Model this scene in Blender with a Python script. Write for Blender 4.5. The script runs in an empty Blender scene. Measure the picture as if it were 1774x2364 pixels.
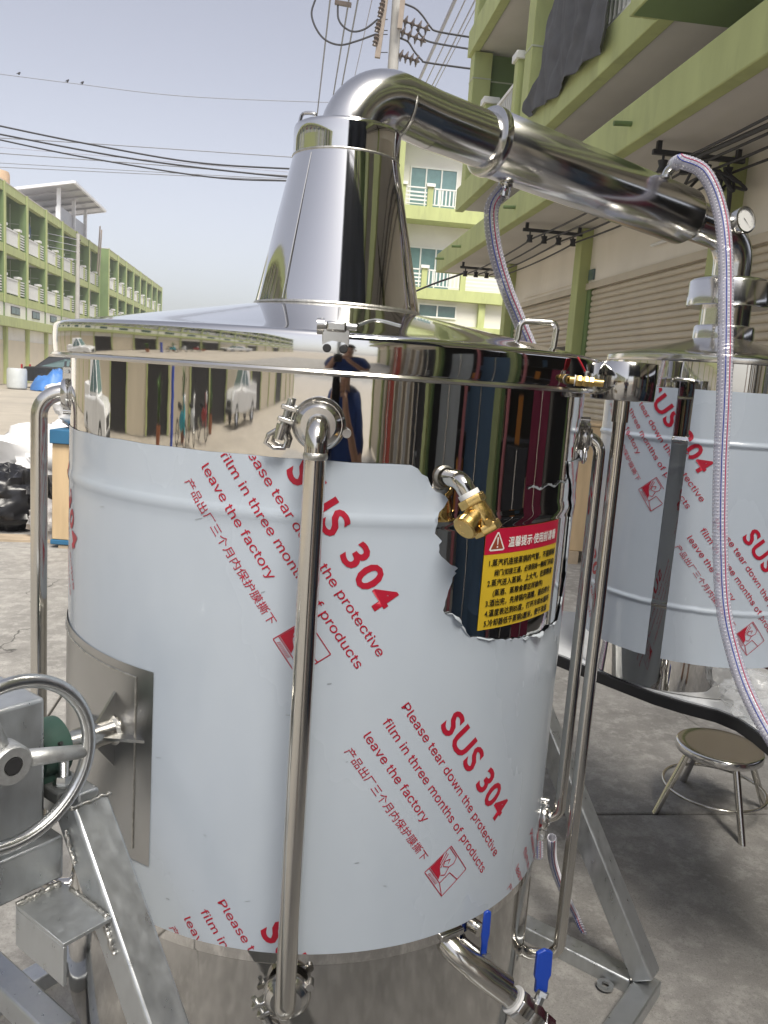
import bpy, bmesh, math, random
from math import sin, cos, tan, pi, radians, degrees, atan2, hypot, sqrt
from mathutils import Vector, Matrix, noise
from mathutils.geometry import delaunay_2d_cdt, intersect_point_tri_2d

random.seed(7)
sc = bpy.context.scene
COL = sc.collection
V = Vector

# ------------------------------------------------------------------ camera
CAM_H, PITCH, ROLL, FPX = 1.55, radians(9.3), radians(4.0), 1900.0
F_ = V((0, cos(PITCH), -sin(PITCH)))
R0_ = V((1, 0, 0))
U0_ = V((0, sin(PITCH), cos(PITCH)))
R_ = R0_ * cos(ROLL) + U0_ * sin(ROLL)
U_ = -R0_ * sin(ROLL) + U0_ * cos(ROLL)
cd = bpy.data.cameras.new('camera')
cam = bpy.data.objects.new('camera', cd)
COL.objects.link(cam)
m = Matrix((R_, U_, -F_)).transposed().to_4x4()
m.translation = V((0, 0, CAM_H))
cam.matrix_world = m
cd.sensor_fit = 'VERTICAL'
cd.sensor_height = 24.0
cd.lens = 24.0 * FPX / 2364.0
cd.clip_start = 0.01
cd.clip_end = 2000
sc.camera = cam

# ------------------------------------------------------------------ sky, sun, exposure
SUN_AZ, SUN_EL = 160.0, 56.0         # a hazy sun high behind the camera, over the open street
w = bpy.data.worlds.new('World')
sc.world = w
w.use_nodes = True
nt = w.node_tree
for n_ in list(nt.nodes):
    nt.nodes.remove(n_)
sky = nt.nodes.new('ShaderNodeTexSky')
sky.sky_type = 'NISHITA'
sky.sun_disc = False
sky.sun_elevation = radians(SUN_EL)
sky.sun_rotation = radians(SUN_AZ)
sky.air_density = 1.0
sky.dust_density = 2.0
sky.ozone_density = 1.6
hs = nt.nodes.new('ShaderNodeHueSaturation')
hs.inputs['Saturation'].default_value = 0.37
hs.inputs['Hue'].default_value = 0.522
bg = nt.nodes.new('ShaderNodeBackground')
bg.inputs['Strength'].default_value = 0.069
wo = nt.nodes.new('ShaderNodeOutputWorld')
nt.links.new(sky.outputs[0], hs.inputs['Color'])
nt.links.new(hs.outputs[0], bg.inputs[0])
nt.links.new(bg.outputs[0], wo.inputs[0])

sd = bpy.data.lights.new('sun', 'SUN')
sd.energy = 2.0
sd.angle = radians(28.0)
sd.color = (1.0, 0.94, 0.84)
so = bpy.data.objects.new('sun', sd)
COL.objects.link(so)
sv = V((sin(radians(SUN_AZ)) * cos(radians(SUN_EL)), cos(radians(SUN_AZ)) * cos(radians(SUN_EL)), sin(radians(SUN_EL))))
so.rotation_euler = sv.to_track_quat('Z', 'Y').to_euler()
so.location = sv * 60

sc.view_settings.view_transform = 'Standard'
sc.view_settings.look = 'None'
sc.view_settings.exposure = 1.35
sc.view_settings.gamma = 1.0
sc.view_settings.use_curve_mapping = False
sc.render.engine = 'CYCLES'
cy = sc.cycles
cy.use_denoising = True
cy.max_bounces = 10
cy.diffuse_bounces = 4
cy.glossy_bounces = 6
cy.transmission_bounces = 8
cy.transparent_max_bounces = 16
cy.caustics_reflective = False
cy.caustics_refractive = False
cy.sample_clamp_indirect = 6.0

# ------------------------------------------------------------------ measuring helper
KPX = 1774.0 / 1660.0
def ray(x, y):                       # direction through a point of the photograph (1660 x 2212 grid)
    x *= KPX; y *= KPX
    return F_ + R_ * ((x - 887) / FPX) - U_ * ((y - 1182) / FPX)
def at(x, y, Y):                     # the point at distance Y along the street that is seen there
    d = ray(x, y)
    return V((0, 0, CAM_H)) + d * (Y / d.y)

# ------------------------------------------------------------------ materials
MATS = {}
def mat(name, col, rough=0.5, metal=0.0, var=0.08, vs=6.0, bump=0.0, bs=60.0, col2=None, c2s=1.2, c2lo=0.5, c2hi=0.7,
        rvar=0.0, coat=0.0, trans=0.0, ior=1.45, stretch=None, emit=None, spec=None, alpha=1.0, aniso=0.0, bdist=0.01, detail=5.0):
    M = bpy.data.materials.new(name)
    M.use_nodes = True
    t = M.node_tree
    b = t.nodes['Principled BSDF']
    geo = t.nodes.new('ShaderNodeNewGeometry')
    src = geo.outputs['Position']
    if stretch:
        mp = t.nodes.new('ShaderNodeMapping')
        mp.inputs['Scale'].default_value = stretch
        t.links.new(src, mp.inputs['Vector'])
        src = mp.outputs[0]
    nz = t.nodes.new('ShaderNodeTexNoise')
    nz.inputs['Scale'].default_value = vs
    nz.inputs['Detail'].default_value = detail
    t.links.new(src, nz.inputs['Vector'])
    mx = t.nodes.new('ShaderNodeMix')
    mx.data_type = 'RGBA'
    lo = [max(0, c * (1 - var)) for c in col]
    hi = [min(1, c * (1 + var)) for c in col]
    mx.inputs[6].default_value = (*lo, 1)
    mx.inputs[7].default_value = (*hi, 1)
    mr = t.nodes.new('ShaderNodeMapRange')
    mr.inputs[1].default_value = 0.3
    mr.inputs[2].default_value = 0.7
    t.links.new(nz.outputs[0], mr.inputs[0])
    t.links.new(mr.outputs[0], mx.inputs[0])
    cout = mx.outputs[2]
    if col2:
        n2 = t.nodes.new('ShaderNodeTexNoise')
        n2.inputs['Scale'].default_value = c2s
        n2.inputs['Detail'].default_value = 7
        n2.inputs['Roughness'].default_value = 0.62
        t.links.new(src, n2.inputs['Vector'])
        m2 = t.nodes.new('ShaderNodeMapRange')
        m2.inputs[1].default_value = c2lo
        m2.inputs[2].default_value = c2hi
        t.links.new(n2.outputs[0], m2.inputs[0])
        x2 = t.nodes.new('ShaderNodeMix')
        x2.data_type = 'RGBA'
        t.links.new(m2.outputs[0], x2.inputs[0])
        t.links.new(cout, x2.inputs[6])
        x2.inputs[7].default_value = (*col2, 1)
        cout = x2.outputs[2]
    t.links.new(cout, b.inputs['Base Color'])
    b.inputs['Roughness'].default_value = rough
    if rvar:
        r2 = t.nodes.new('ShaderNodeMapRange')
        r2.inputs[3].default_value = max(0.02, rough - rvar)
        r2.inputs[4].default_value = min(1, rough + rvar)
        r2.inputs[1].default_value = 0.3
        r2.inputs[2].default_value = 0.7
        t.links.new(nz.outputs[0], r2.inputs[0])
        t.links.new(r2.outputs[0], b.inputs['Roughness'])
    b.inputs['Metallic'].default_value = metal
    b.inputs['Coat Weight'].default_value = coat
    b.inputs['Transmission Weight'].default_value = trans
    b.inputs['IOR'].default_value = ior
    b.inputs['Alpha'].default_value = alpha
    b.inputs['Anisotropic'].default_value = aniso
    if spec is not None:
        b.inputs['Specular IOR Level'].default_value = spec
    if emit:
        b.inputs['Emission Color'].default_value = (*emit[:3], 1)
        b.inputs['Emission Strength'].default_value = emit[3]
    if bump:
        n3 = t.nodes.new('ShaderNodeTexNoise')
        n3.inputs['Scale'].default_value = bs
        n3.inputs['Detail'].default_value = 4
        t.links.new(src, n3.inputs['Vector'])
        bp = t.nodes.new('ShaderNodeBump')
        bp.inputs['Strength'].default_value = bump
        bp.inputs['Distance'].default_value = bdist
        t.links.new(n3.outputs[0], bp.inputs['Height'])
        t.links.new(bp.outputs[0], b.inputs['Normal'])
    MATS[name] = M
    return M

def lin(r, g, b):                    # sRGB 0-255 to linear
    f = lambda c: c / 12.92 if c <= 0.04045 else ((c + 0.055) / 1.055) ** 2.4
    return tuple(f(c / 255) for c in (r, g, b))

def concrete(name, base, dark, light):
    M = bpy.data.materials.new(name); M.use_nodes = True; t = M.node_tree; b = t.nodes['Principled BSDF']
    N = lambda k: t.nodes.new(k); LK = t.links.new
    geo = N('ShaderNodeNewGeometry'); P = geo.outputs['Position']
    def nz(sc_, det, rgh=0.6):
        n_ = N('ShaderNodeTexNoise'); n_.inputs['Scale'].default_value = sc_; n_.inputs['Detail'].default_value = det; n_.inputs['Roughness'].default_value = rgh
        LK(P, n_.inputs['Vector']); return n_.outputs[0]
    def rng(x, lo, hi, o0=0.0, o1=1.0):
        m_ = N('ShaderNodeMapRange'); LK(x, m_.inputs[0]); m_.inputs[1].default_value = lo; m_.inputs[2].default_value = hi; m_.inputs[3].default_value = o0; m_.inputs[4].default_value = o1; return m_.outputs[0]
    def mix(f, c1, c2):
        m_ = N('ShaderNodeMix'); m_.data_type = 'RGBA'; LK(f, m_.inputs[0])
        for i_, c_ in ((6, c1), (7, c2)):
            if isinstance(c_, tuple): m_.inputs[i_].default_value = (*c_, 1)
            else: LK(c_, m_.inputs[i_])
        return m_.outputs[2]
    c = mix(rng(nz(2.3, 9, 0.72), 0.38, 0.62), dark, base)
    c = mix(rng(nz(14, 9, 0.75), 0.48, 0.68, 0, 0.8), c, light)
    c = mix(rng(nz(170, 3, 0.6), 0.54, 0.74, 0, 0.65), c, tuple(k * 0.45 for k in base))
    c = mix(rng(nz(420, 2, 0.6), 0.58, 0.72, 0, 0.6), c, tuple(min(1, k * 1.5) for k in base))
    c = mix(rng(nz(0.9, 6, 0.7), 0.60, 0.70, 0, 0.55), c, tuple(k * 0.6 for k in dark))
    wv = N('ShaderNodeTexVoronoi'); wv.feature = 'DISTANCE_TO_EDGE'; wv.inputs['Scale'].default_value = 0.42
    ad = N('ShaderNodeVectorMath'); ad.operation = 'ADD'
    wn = N('ShaderNodeTexNoise'); wn.inputs['Scale'].default_value = 2.2; wn.inputs['Detail'].default_value = 6; LK(P, wn.inputs['Vector'])
    sc2 = N('ShaderNodeVectorMath'); sc2.operation = 'SCALE'; sc2.inputs['Scale'].default_value = 0.6; LK(wn.outputs[1], sc2.inputs[0])
    LK(P, ad.inputs[0]); LK(sc2.outputs[0], ad.inputs[1]); LK(ad.outputs[0], wv.inputs['Vector'])
    cr = rng(wv.outputs['Distance'], 0.0, 0.0030, 1, 0)
    gate = rng(nz(0.55, 2), 0.50, 0.56)
    mu = N('ShaderNodeMath'); mu.operation = 'MULTIPLY'; LK(cr, mu.inputs[0]); LK(gate, mu.inputs[1])
    c = mix(mu.outputs[0], c, tuple(k * 0.3 for k in dark))
    LK(c, b.inputs['Base Color']); b.inputs['Roughness'].default_value = 0.82
    bp = N('ShaderNodeBump'); bp.inputs['Strength'].default_value = 0.35; bp.inputs['Distance'].default_value = 0.004
    LK(nz(130, 4, 0.65), bp.inputs['Height']); LK(bp.outputs[0], b.inputs['Normal'])
    MATS[name] = M
concrete('concrete', (0.33, 0.318, 0.30), (0.215, 0.206, 0.194), (0.47, 0.455, 0.43))
mat('concrete_edge', (0.13, 0.125, 0.115), 0.9)
mat('street', (0.40, 0.36, 0.30), 0.85, var=0.10, vs=1.2, bump=0.3, bs=60, col2=(0.30, 0.27, 0.23), c2s=0.25, c2lo=0.5, c2hi=0.75)
mat('lime', (0.47, 0.52, 0.23), 0.75, var=0.08, vs=1.5, col2=(0.36, 0.395, 0.185), c2s=1.7, c2lo=0.5, c2hi=0.78, bump=0.1, bs=30, stretch=(2.2, 2.2, 0.5))
mat('green', (0.17, 0.245, 0.10), 0.75, var=0.12, vs=1.2, bump=0.06, bs=25)
mat('white_wall', (0.78, 0.76, 0.72), 0.8, var=0.06, vs=1.0, col2=(0.68, 0.65, 0.60), c2s=0.7, c2lo=0.55, c2hi=0.8)
mat('cream_wall', (0.84, 0.79, 0.71), 0.8, var=0.06, vs=1.3, col2=(0.74, 0.68, 0.59), c2s=0.9, c2lo=0.52, c2hi=0.8, stretch=(1, 1, 0.5))
mat('soffit', (0.62, 0.595, 0.56), 0.85, var=0.08, vs=1.0)
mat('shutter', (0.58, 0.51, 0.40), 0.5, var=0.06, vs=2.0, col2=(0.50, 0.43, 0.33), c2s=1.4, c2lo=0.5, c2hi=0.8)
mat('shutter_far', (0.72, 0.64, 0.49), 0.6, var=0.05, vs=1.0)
mat('white_paint', (0.78, 0.78, 0.76), 0.5, var=0.03)
mat('grout', (0.50, 0.53, 0.42), 0.8)
mat('glass_dark', (0.10, 0.16, 0.16), 0.08, var=0.1, spec=0.8)
mat('glass_blue', (0.16, 0.27, 0.28), 0.12, var=0.1, spec=0.7)
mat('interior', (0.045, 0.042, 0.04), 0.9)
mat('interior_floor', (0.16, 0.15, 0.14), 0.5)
mat('black_wire', (0.035, 0.035, 0.04), 0.6)
mat('grey_wire', (0.26, 0.27, 0.30), 0.5)
mat('pale_wire', (0.42, 0.42, 0.50), 0.5)
mat('pole_concrete', (0.40, 0.39, 0.37), 0.85, var=0.1, vs=4)
mat('porcelain', (0.10, 0.075, 0.06), 0.3)
mat('wood_arm', (0.30, 0.25, 0.21), 0.8)
mat('roof_metal', (0.42, 0.42, 0.44), 0.4, metal=0.3)
mat('roof_white', (0.75, 0.76, 0.78), 0.5)
mat('water_tank', (0.52, 0.37, 0.24), 0.55)

mat('steel', (0.70, 0.685, 0.66), 0.035, metal=1.0, var=0.015, vs=3, bump=0.09, bs=5.5, bdist=0.004)
mat('steel_lid', (0.70, 0.69, 0.675), 0.055, metal=1.0, var=0.015, vs=3, bump=0.10, bs=4.5, bdist=0.004)
mat('steel_tube', (0.70, 0.69, 0.675), 0.17, metal=1.0, var=0.03, vs=5, rvar=0.03)
mat('steel_pipe', (0.64, 0.62, 0.58), 0.16, metal=1.0, var=0.06, vs=8, rvar=0.06, stretch=(1, 1, 0.25))
mat('cup_steel', (0.56, 0.55, 0.53), 0.11, metal=1.0, var=0.05, vs=12)
mat('steel_low', (0.55, 0.54, 0.52), 0.07, metal=1.0, var=0.05, vs=5, bump=0.12, bs=9, bdist=0.003, rvar=0.03)
mat('steel_plate', (0.46, 0.46, 0.455), 0.36, metal=1.0, var=0.12, vs=7, rvar=0.08, bump=0.1, bs=6, bdist=0.004)
mat('weld', (0.54, 0.53, 0.50), 0.42, metal=1.0, var=0.2, vs=90, bump=0.6, bs=220, bdist=0.002)
mat('clamp', (0.62, 0.61, 0.59), 0.2, metal=1.0, var=0.1, vs=30, rvar=0.08)
mat('galvanised', (0.50, 0.52, 0.535), 0.36, metal=0.8, var=0.10, vs=60, rvar=0.10, col2=(0.44, 0.46, 0.475), c2s=3, c2lo=0.42, c2hi=0.75, stretch=(1, 1, 0.4), detail=9)
mat('zinc', (0.60, 0.61, 0.61), 0.28, metal=1.0, var=0.12, vs=40, bump=0.3, bs=300, bdist=0.001)
mat('cast_zinc', (0.56, 0.57, 0.57), 0.45, metal=0.8, var=0.15, vs=60, bump=0.5, bs=500, bdist=0.001)
mat('film', (0.475, 0.535, 0.615), 0.27, var=0.05, vs=2.5, spec=0.6, bump=0.22, bs=6, bdist=0.003, coat=0.35, rvar=0.07, stretch=(1, 1, 0.45), col2=(0.52, 0.578, 0.65), c2s=3, c2lo=0.45, c2hi=0.75)
mat('film_edge', (0.55, 0.60, 0.65), 0.4)
mat('scuff', (0.30, 0.33, 0.36), 0.5)
mat('red_ink', (0.42, 0.012, 0.035), 0.4, var=0.05)
mat('sticker_red', (0.46, 0.012, 0.045), 0.35)
mat('sticker_yellow', (0.62, 0.43, 0.03), 0.4, var=0.05)
mat('sticker_black', (0.015, 0.015, 0.012), 0.4)
mat('sticker_white', (0.75, 0.72, 0.70), 0.4)
mat('sticker_brown', (0.28, 0.06, 0.03), 0.4)
mat('brass', (0.66, 0.46, 0.17), 0.24, metal=1.0, var=0.14, vs=50, rvar=0.08)
mat('tape', (0.80, 0.80, 0.80), 0.6)
mat('blue_handle', (0.012, 0.06, 0.42), 0.35, coat=0.3)
mat('red_handle', (0.40, 0.015, 0.03), 0.4, coat=0.3)
mat('green_bearing', (0.035, 0.075, 0.06), 0.5, var=0.15, vs=30)
mat('dark_cast', (0.10, 0.105, 0.105), 0.5, metal=0.4, var=0.2, vs=40)
mat('black_iron', (0.03, 0.03, 0.032), 0.55)
mat('shadow_plate', (0.06, 0.065, 0.06), 0.4, metal=0.5)
mat('hose', (0.70, 0.69, 0.84), 0.16, var=0.02, spec=0.6, alpha=0.38)
mat('hose_wire', (0.78, 0.78, 0.84), 0.25)
mat('hose_red', (0.52, 0.03, 0.11), 0.4)
mat('hose_blue', (0.03, 0.06, 0.38), 0.4)
mat('hose_print', (0.03, 0.03, 0.05), 0.4)
mat('gauge_face', (0.82, 0.82, 0.80), 0.4)
mat('gauge_glass', (0.9, 0.9, 0.9), 0.02, trans=1.0, ior=1.1)
mat('table_white', (0.74, 0.76, 0.78), 0.3, coat=0.2)
mat('table_black', (0.018, 0.018, 0.02), 0.45)
mat('bag_clear', (0.72, 0.74, 0.76), 0.15, spec=0.7, alpha=0.32)
mat('bag_white', (0.70, 0.70, 0.71), 0.35, var=0.06)
mat('bag_black', (0.012, 0.012, 0.014), 0.25)
mat('bag_grey', (0.42, 0.40, 0.39), 0.35)
mat('tarp_blue', (0.05, 0.17, 0.46), 0.45, var=0.25, vs=1.2)
mat('barrel', (0.50, 0.53, 0.54), 0.5)
mat('plywood', (0.55, 0.41, 0.25), 0.6, var=0.14, vs=4, stretch=(3, 3, 0.4))
mat('wood_grey', (0.42, 0.34, 0.25), 0.8, var=0.2, vs=6)
mat('blue_paint', (0.03, 0.13, 0.25), 0.5)
mat('cloth_grey', (0.105, 0.108, 0.118), 0.9, var=0.12, vs=8)
mat('net_navy', (0.045, 0.050, 0.065), 0.9, var=0.2, vs=3)
mat('tyre', (0.02, 0.02, 0.02), 0.8)
mat('car_black', (0.015, 0.016, 0.018), 0.2, coat=0.6)
mat('car_white', (0.75, 0.76, 0.77), 0.25, coat=0.6)
mat('lamp_red', (0.40, 0.01, 0.01), 0.2)
mat('lamp_clear', (0.8, 0.8, 0.8), 0.1)
mat('bike_red', (0.35, 0.03, 0.03), 0.3, coat=0.4)
mat('bike_teal', (0.03, 0.35, 0.40), 0.3, coat=0.4)
mat('leaf', (0.07, 0.14, 0.03), 0.6, var=0.4, vs=10)
mat('bark', (0.14, 0.10, 0.07), 0.9)
mat('terracotta', (0.35, 0.13, 0.06), 0.8)
mat('skin', (0.48, 0.28, 0.19), 0.5)
mat('hair', (0.015, 0.012, 0.01), 0.5)
mat('shirt_blue', (0.018, 0.045, 0.16), 0.85, var=0.2, vs=14, bump=0.3, bs=22)
mat('trousers', (0.03, 0.03, 0.035), 0.85)
mat('phone', (0.01, 0.01, 0.012), 0.15)
mat('banner_blue', (0.045, 0.085, 0.14), 0.6)
mat('banner_white', (0.30, 0.32, 0.33), 0.6)
mat('banner_black', (0.015, 0.015, 0.02), 0.6)
mat('banner_red', (0.36, 0.04, 0.02), 0.7)
mat('magenta', (0.14, 0.007, 0.032), 0.7)
mat('pink', (0.40, 0.14, 0.15), 0.6)
mat('orange', (0.55, 0.20, 0.03), 0.5)
mat('lamp_white', (0.8, 0.8, 0.8), 0.3)
mat('bird', (0.04, 0.04, 0.045), 0.8)

# ------------------------------------------------------------------ mesh builder
def basis(z):
    z = V(z).normalized()
    x = V((1, 0, 0)) if abs(z.x) < 0.85 else V((0, 1, 0))
    x = (x - z * x.dot(z)).normalized()
    return x, z.cross(x), z

LOCAL = set()                        # things whose parts are given in the thing's own axes
class MB:
    def __init__(s):
        s.v = []; s.f = []; s.m = []; s.mi = 0
    def add(s, vs, fs):
        o = len(s.v)
        s.v += [V(p) for p in vs]
        s.f += [[i + o for i in q] for q in fs]
        s.m += [s.mi] * len(fs)
        return s
    def box(s, c, size, ax=None):
        c = V(c); h = [k / 2 for k in size]
        ax = ax or (V((1, 0, 0)), V((0, 1, 0)), V((0, 0, 1)))
        vs = [c + V(ax[0]) * (h[0] * i) + V(ax[1]) * (h[1] * j) + V(ax[2]) * (h[2] * k) for i in (-1, 1) for j in (-1, 1) for k in (-1, 1)]
        return s.add(vs, [(0, 1, 3, 2), (4, 6, 7, 5), (0, 4, 5, 1), (2, 3, 7, 6), (0, 2, 6, 4), (1, 5, 7, 3)])
    def span(s, a, b):
        a = V(a); b = V(b)
        return s.box((a + b) / 2, [abs(k) for k in (b - a)])
    def beam(s, p0, p1, wx, wy, up=(0, 0, 1)):
        p0 = V(p0); p1 = V(p1); z = (p1 - p0).normalized()
        x = V(up).cross(z)
        if x.length < 1e-4: x = V((1, 0, 0))
        x.normalize(); y = z.cross(x)
        return s.box((p0 + p1) / 2, (wx, wy, (p1 - p0).length), (x, y, z))
    def cyl(s, p0, p1, r0, r1=None, n=20, cap=True):
        r1 = r0 if r1 is None else r1
        p0 = V(p0); p1 = V(p1); x, y, z = basis(p1 - p0)
        vs = []
        for k in range(n):
            a = 2 * pi * k / n; d = x * cos(a) + y * sin(a)
            vs += [p0 + d * r0, p1 + d * r1]
        fs = [(2 * k, 2 * ((k + 1) % n), 2 * ((k + 1) % n) + 1, 2 * k + 1) for k in range(n)]
        if cap:
            fs += [tuple(2 * k for k in range(n))[::-1], tuple(2 * k + 1 for k in range(n))]
        return s.add(vs, fs)
    def lathe(s, prof, n=64, c=(0, 0, 0), ax=(0, 0, 1), a0=0, a1=2 * pi):
        c = V(c); x, y, z = basis(ax)
        full = abs(a1 - a0 - 2 * pi) < 1e-6
        nn = n if full else n + 1
        vs = []
        for k in range(nn):
            a = a0 + (a1 - a0) * k / n; d = x * cos(a) + y * sin(a)
            vs += [c + d * r + z * h for r, h in prof]
        L = len(prof); fs = []
        for k in range(n):
            k2 = (k + 1) % nn
            for j in range(L - 1):
                q = [k * L + j, k2 * L + j, k2 * L + j + 1, k * L + j + 1]
                fs.append(q)
        return s.add(vs, fs)
    def tube(s, pts, r, n=10, closed=False, cap=True):
        pts = [V(p) for p in pts]; N = len(pts)
        rs = r if isinstance(r, (list, tuple)) else [r] * N
        tan_ = []
        for i in range(N):
            a = pts[(i - 1) % N] if (closed or i > 0) else pts[i]
            b = pts[(i + 1) % N] if (closed or i < N - 1) else pts[i]
            tan_.append((b - a).normalized())
        x, y, _ = basis(tan_[0]); vs = []
        for i in range(N):
            if i:
                x = (x - tan_[i] * x.dot(tan_[i])).normalized(); y = tan_[i].cross(x)
            for k in range(n):
                a = 2 * pi * k / n
                vs.append(pts[i] + (x * cos(a) + y * sin(a)) * rs[i])
        fs = []
        for i in range(N if closed else N - 1):
            j = (i + 1) % N
            for k in range(n):
                k2 = (k + 1) % n
                fs.append((i * n + k, i * n + k2, j * n + k2, j * n + k))
        if cap and not closed:
            fs += [tuple(range(n))[::-1], tuple((N - 1) * n + k for k in range(n))]
        return s.add(vs, fs)
    def prism(s, poly, o, ux, uy, t):
        o = V(o); ux = V(ux); uy = V(uy); t = V(t); n = len(poly)
        vs = [o + ux * a + uy * b for a, b in poly] + [o + ux * a + uy * b + t for a, b in poly]
        fs = [tuple(range(n))[::-1], tuple(range(n, 2 * n))] + [(k, (k + 1) % n, n + (k + 1) % n, n + k) for k in range(n)]
        return s.add(vs, fs)
    def grid(s, fn, nu, nv):
        vs = [fn(i / nu, j / nv) for i in range(nu + 1) for j in range(nv + 1)]
        fs = [(i * (nv + 1) + j, (i + 1) * (nv + 1) + j, (i + 1) * (nv + 1) + j + 1, i * (nv + 1) + j + 1) for i in range(nu) for j in range(nv)]
        return s.add(vs, fs)
    def ball(s, c, r, nu=16, nv=10, sc_=(1, 1, 1), f=None):
        c = V(c); vs = []; fs = []
        for j in range(nv + 1):
            for i in range(nu):
                a = 2 * pi * i / nu; b = -pi / 2 + pi * j / nv
                d = V((cos(a) * cos(b), sin(a) * cos(b), sin(b)))
                k = r * (f(d) if f else 1)
                vs.append(c + V((d.x * sc_[0], d.y * sc_[1], d.z * sc_[2])) * k)
        for j in range(nv):
            for i in range(nu):
                i2 = (i + 1) % nu
                fs.append((j * nu + i, j * nu + i2, (j + 1) * nu + i2, (j + 1) * nu + i))
        return s.add(vs, fs)
    def build(s, name, material, parent=None, sharp=38, bevel=0.0, bseg=2, solid=0.0, sub=0):
        me = bpy.data.meshes.new(name)
        off = V((0, 0, 0))
        p = parent; loc_ = False
        while p is not None:
            off += p.location; loc_ = loc_ or p.name in LOCAL; p = p.parent
        if loc_: off = V((0, 0, 0))
        me.from_pydata([tuple(p - off) for p in s.v], [], s.f)
        bm = bmesh.new(); bm.from_mesh(me)
        bmesh.ops.recalc_face_normals(bm, faces=bm.faces)
        bm.to_mesh(me); bm.free()
        ms = material if isinstance(material, (list, tuple)) else [material]
        for k in ms: me.materials.append(MATS[k])
        if len(ms) > 1:
            me.polygons.foreach_set('material_index', s.m)
        me.polygons.foreach_set('use_smooth', [True] * len(me.polygons))
        me.set_sharp_from_angle(angle=radians(sharp))
        ob = bpy.data.objects.new(name, me)
        COL.objects.link(ob)
        if parent is not None: ob.parent = parent
        if solid:
            q = ob.modifiers.new('solid', 'SOLIDIFY'); q.thickness = solid; q.offset = 0
        if bevel:
            q = ob.modifiers.new('bevel', 'BEVEL'); q.width = bevel; q.segments = bseg; q.limit_method = 'ANGLE'; q.angle_limit = radians(40)
            q.harden_normals = False
        if sub:
            q = ob.modifiers.new('sub', 'SUBSURF'); q.levels = sub; q.render_levels = sub
        return ob

def tag(o, label, cat, group=None):
    o['label'] = label; o['category'] = cat
    if group: o['group'] = group
    return o
def thing(name, label, cat, loc=(0, 0, 0), rotz=None, group=None):
    o = bpy.data.objects.new(name, None)
    o.empty_display_size = 0.1
    COL.objects.link(o); o.location = loc
    if rotz is not None:
        o.rotation_euler = (0, 0, rotz); LOCAL.add(o.name)
    return tag(o, label, cat, group)
def struct(o): o['kind'] = 'structure'; return o
def stuff(o): o['kind'] = 'stuff'; return o
def dup(o, parent, loc=None):
    c = o.copy(); COL.objects.link(c); c.parent = parent
    if loc is not None: c.location = loc
    return c
def smooth_path(pts, k=8):           # Catmull-Rom through points
    pts = [V(p) for p in pts]; P = [pts[0] * 2 - pts[1]] + pts + [pts[-1] * 2 - pts[-2]]; out = []
    for i in range(1, len(P) - 2):
        a, b, c_, d = P[i - 1:i + 3]
        for j in range(k):
            t = j / k
            out.append(0.5 * ((2 * b) + (c_ - a) * t + (2 * a - 5 * b + 4 * c_ - d) * t * t + (3 * b - a - 3 * c_ + d) * t ** 3))
    out.append(pts[-1]); return out
def bend(p0, p1, p2, r, k=8):        # corner p0-p1-p2 rounded with radius r
    p0, p1, p2 = V(p0), V(p1), V(p2)
    a = (p0 - p1).normalized(); b = (p2 - p1).normalized()
    ang = a.angle(b); dd = r / tan(ang / 2); c_ = p1 + (a + b).normalized() * (r / sin(ang / 2))
    s_ = p1 + a * dd; e = p1 + b * dd; u = (s_ - c_).normalized(); wv = (e - c_).normalized(); th = u.angle(wv); out = []
    for i in range(k + 1):
        t = i / k
        out.append(c_ + (u * sin((1 - t) * th) + wv * sin(t * th)) / sin(th) * r)
    return out
import os
try:                                 # the sans face that ships with Blender; the built-in face otherwise
    SANS = bpy.data.fonts.load(os.path.join(bpy.utils.resource_path('LOCAL'), 'datafiles', 'fonts', 'Inter.woff2'))
except Exception:
    SANS = None
def text_mesh(body, size, bold=0.0, width=None, spacing=1.0, plain=False):
    cjk = any(ord(k) > 0x2000 for k in body)
    cu = bpy.data.curves.new('txt', 'FONT'); cu.body = body; cu.size = 1.0; cu.offset = 0.0 if cjk else bold; cu.space_character = spacing
    cu.resolution_u = 3
    if SANS and not cjk and not plain: cu.font = SANS
    ob = bpy.data.objects.new('txt', cu); COL.objects.link(ob)
    bpy.context.view_layer.update()
    me = bpy.data.meshes.new_from_object(ob.evaluated_get(bpy.context.evaluated_depsgraph_get()))
    bpy.data.objects.remove(ob); bpy.data.curves.remove(cu)
    bm = bmesh.new(); bm.from_mesh(me)
    if cjk and bold:                 # a heavier stroke: the same outline laid again a hair to the side
        for k, (dx, dy) in enumerate(((bold, 0), (bold * 0.5, bold * 0.6), (bold * 0.5, -bold * 0.6))):
            m2 = me.copy()
            m2.transform(Matrix.Translation((dx, dy, 0.00012 * (k + 1))))
            bm.from_mesh(m2); bpy.data.meshes.remove(m2)
    bpy.data.meshes.remove(me)
    bmesh.ops.remove_doubles(bm, verts=bm.verts, dist=1e-6)
    xs = [v.co.x for v in bm.verts]
    x0 = min(xs); wd = max(xs) - x0
    sx = (width / wd) if width else size
    for v in bm.verts: v.co = V(((v.co.x - x0) * sx, v.co.y * size, v.co.z))
    return bm

# ================================================================== THE SETTING
g = MB().grid(lambda a, b: V(((a - 0.5) * 500, (b - 0.5) * 500, -0.022)), 2, 2).build('ground', 'street')
struct(g)
RS = radians(8.0)
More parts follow.
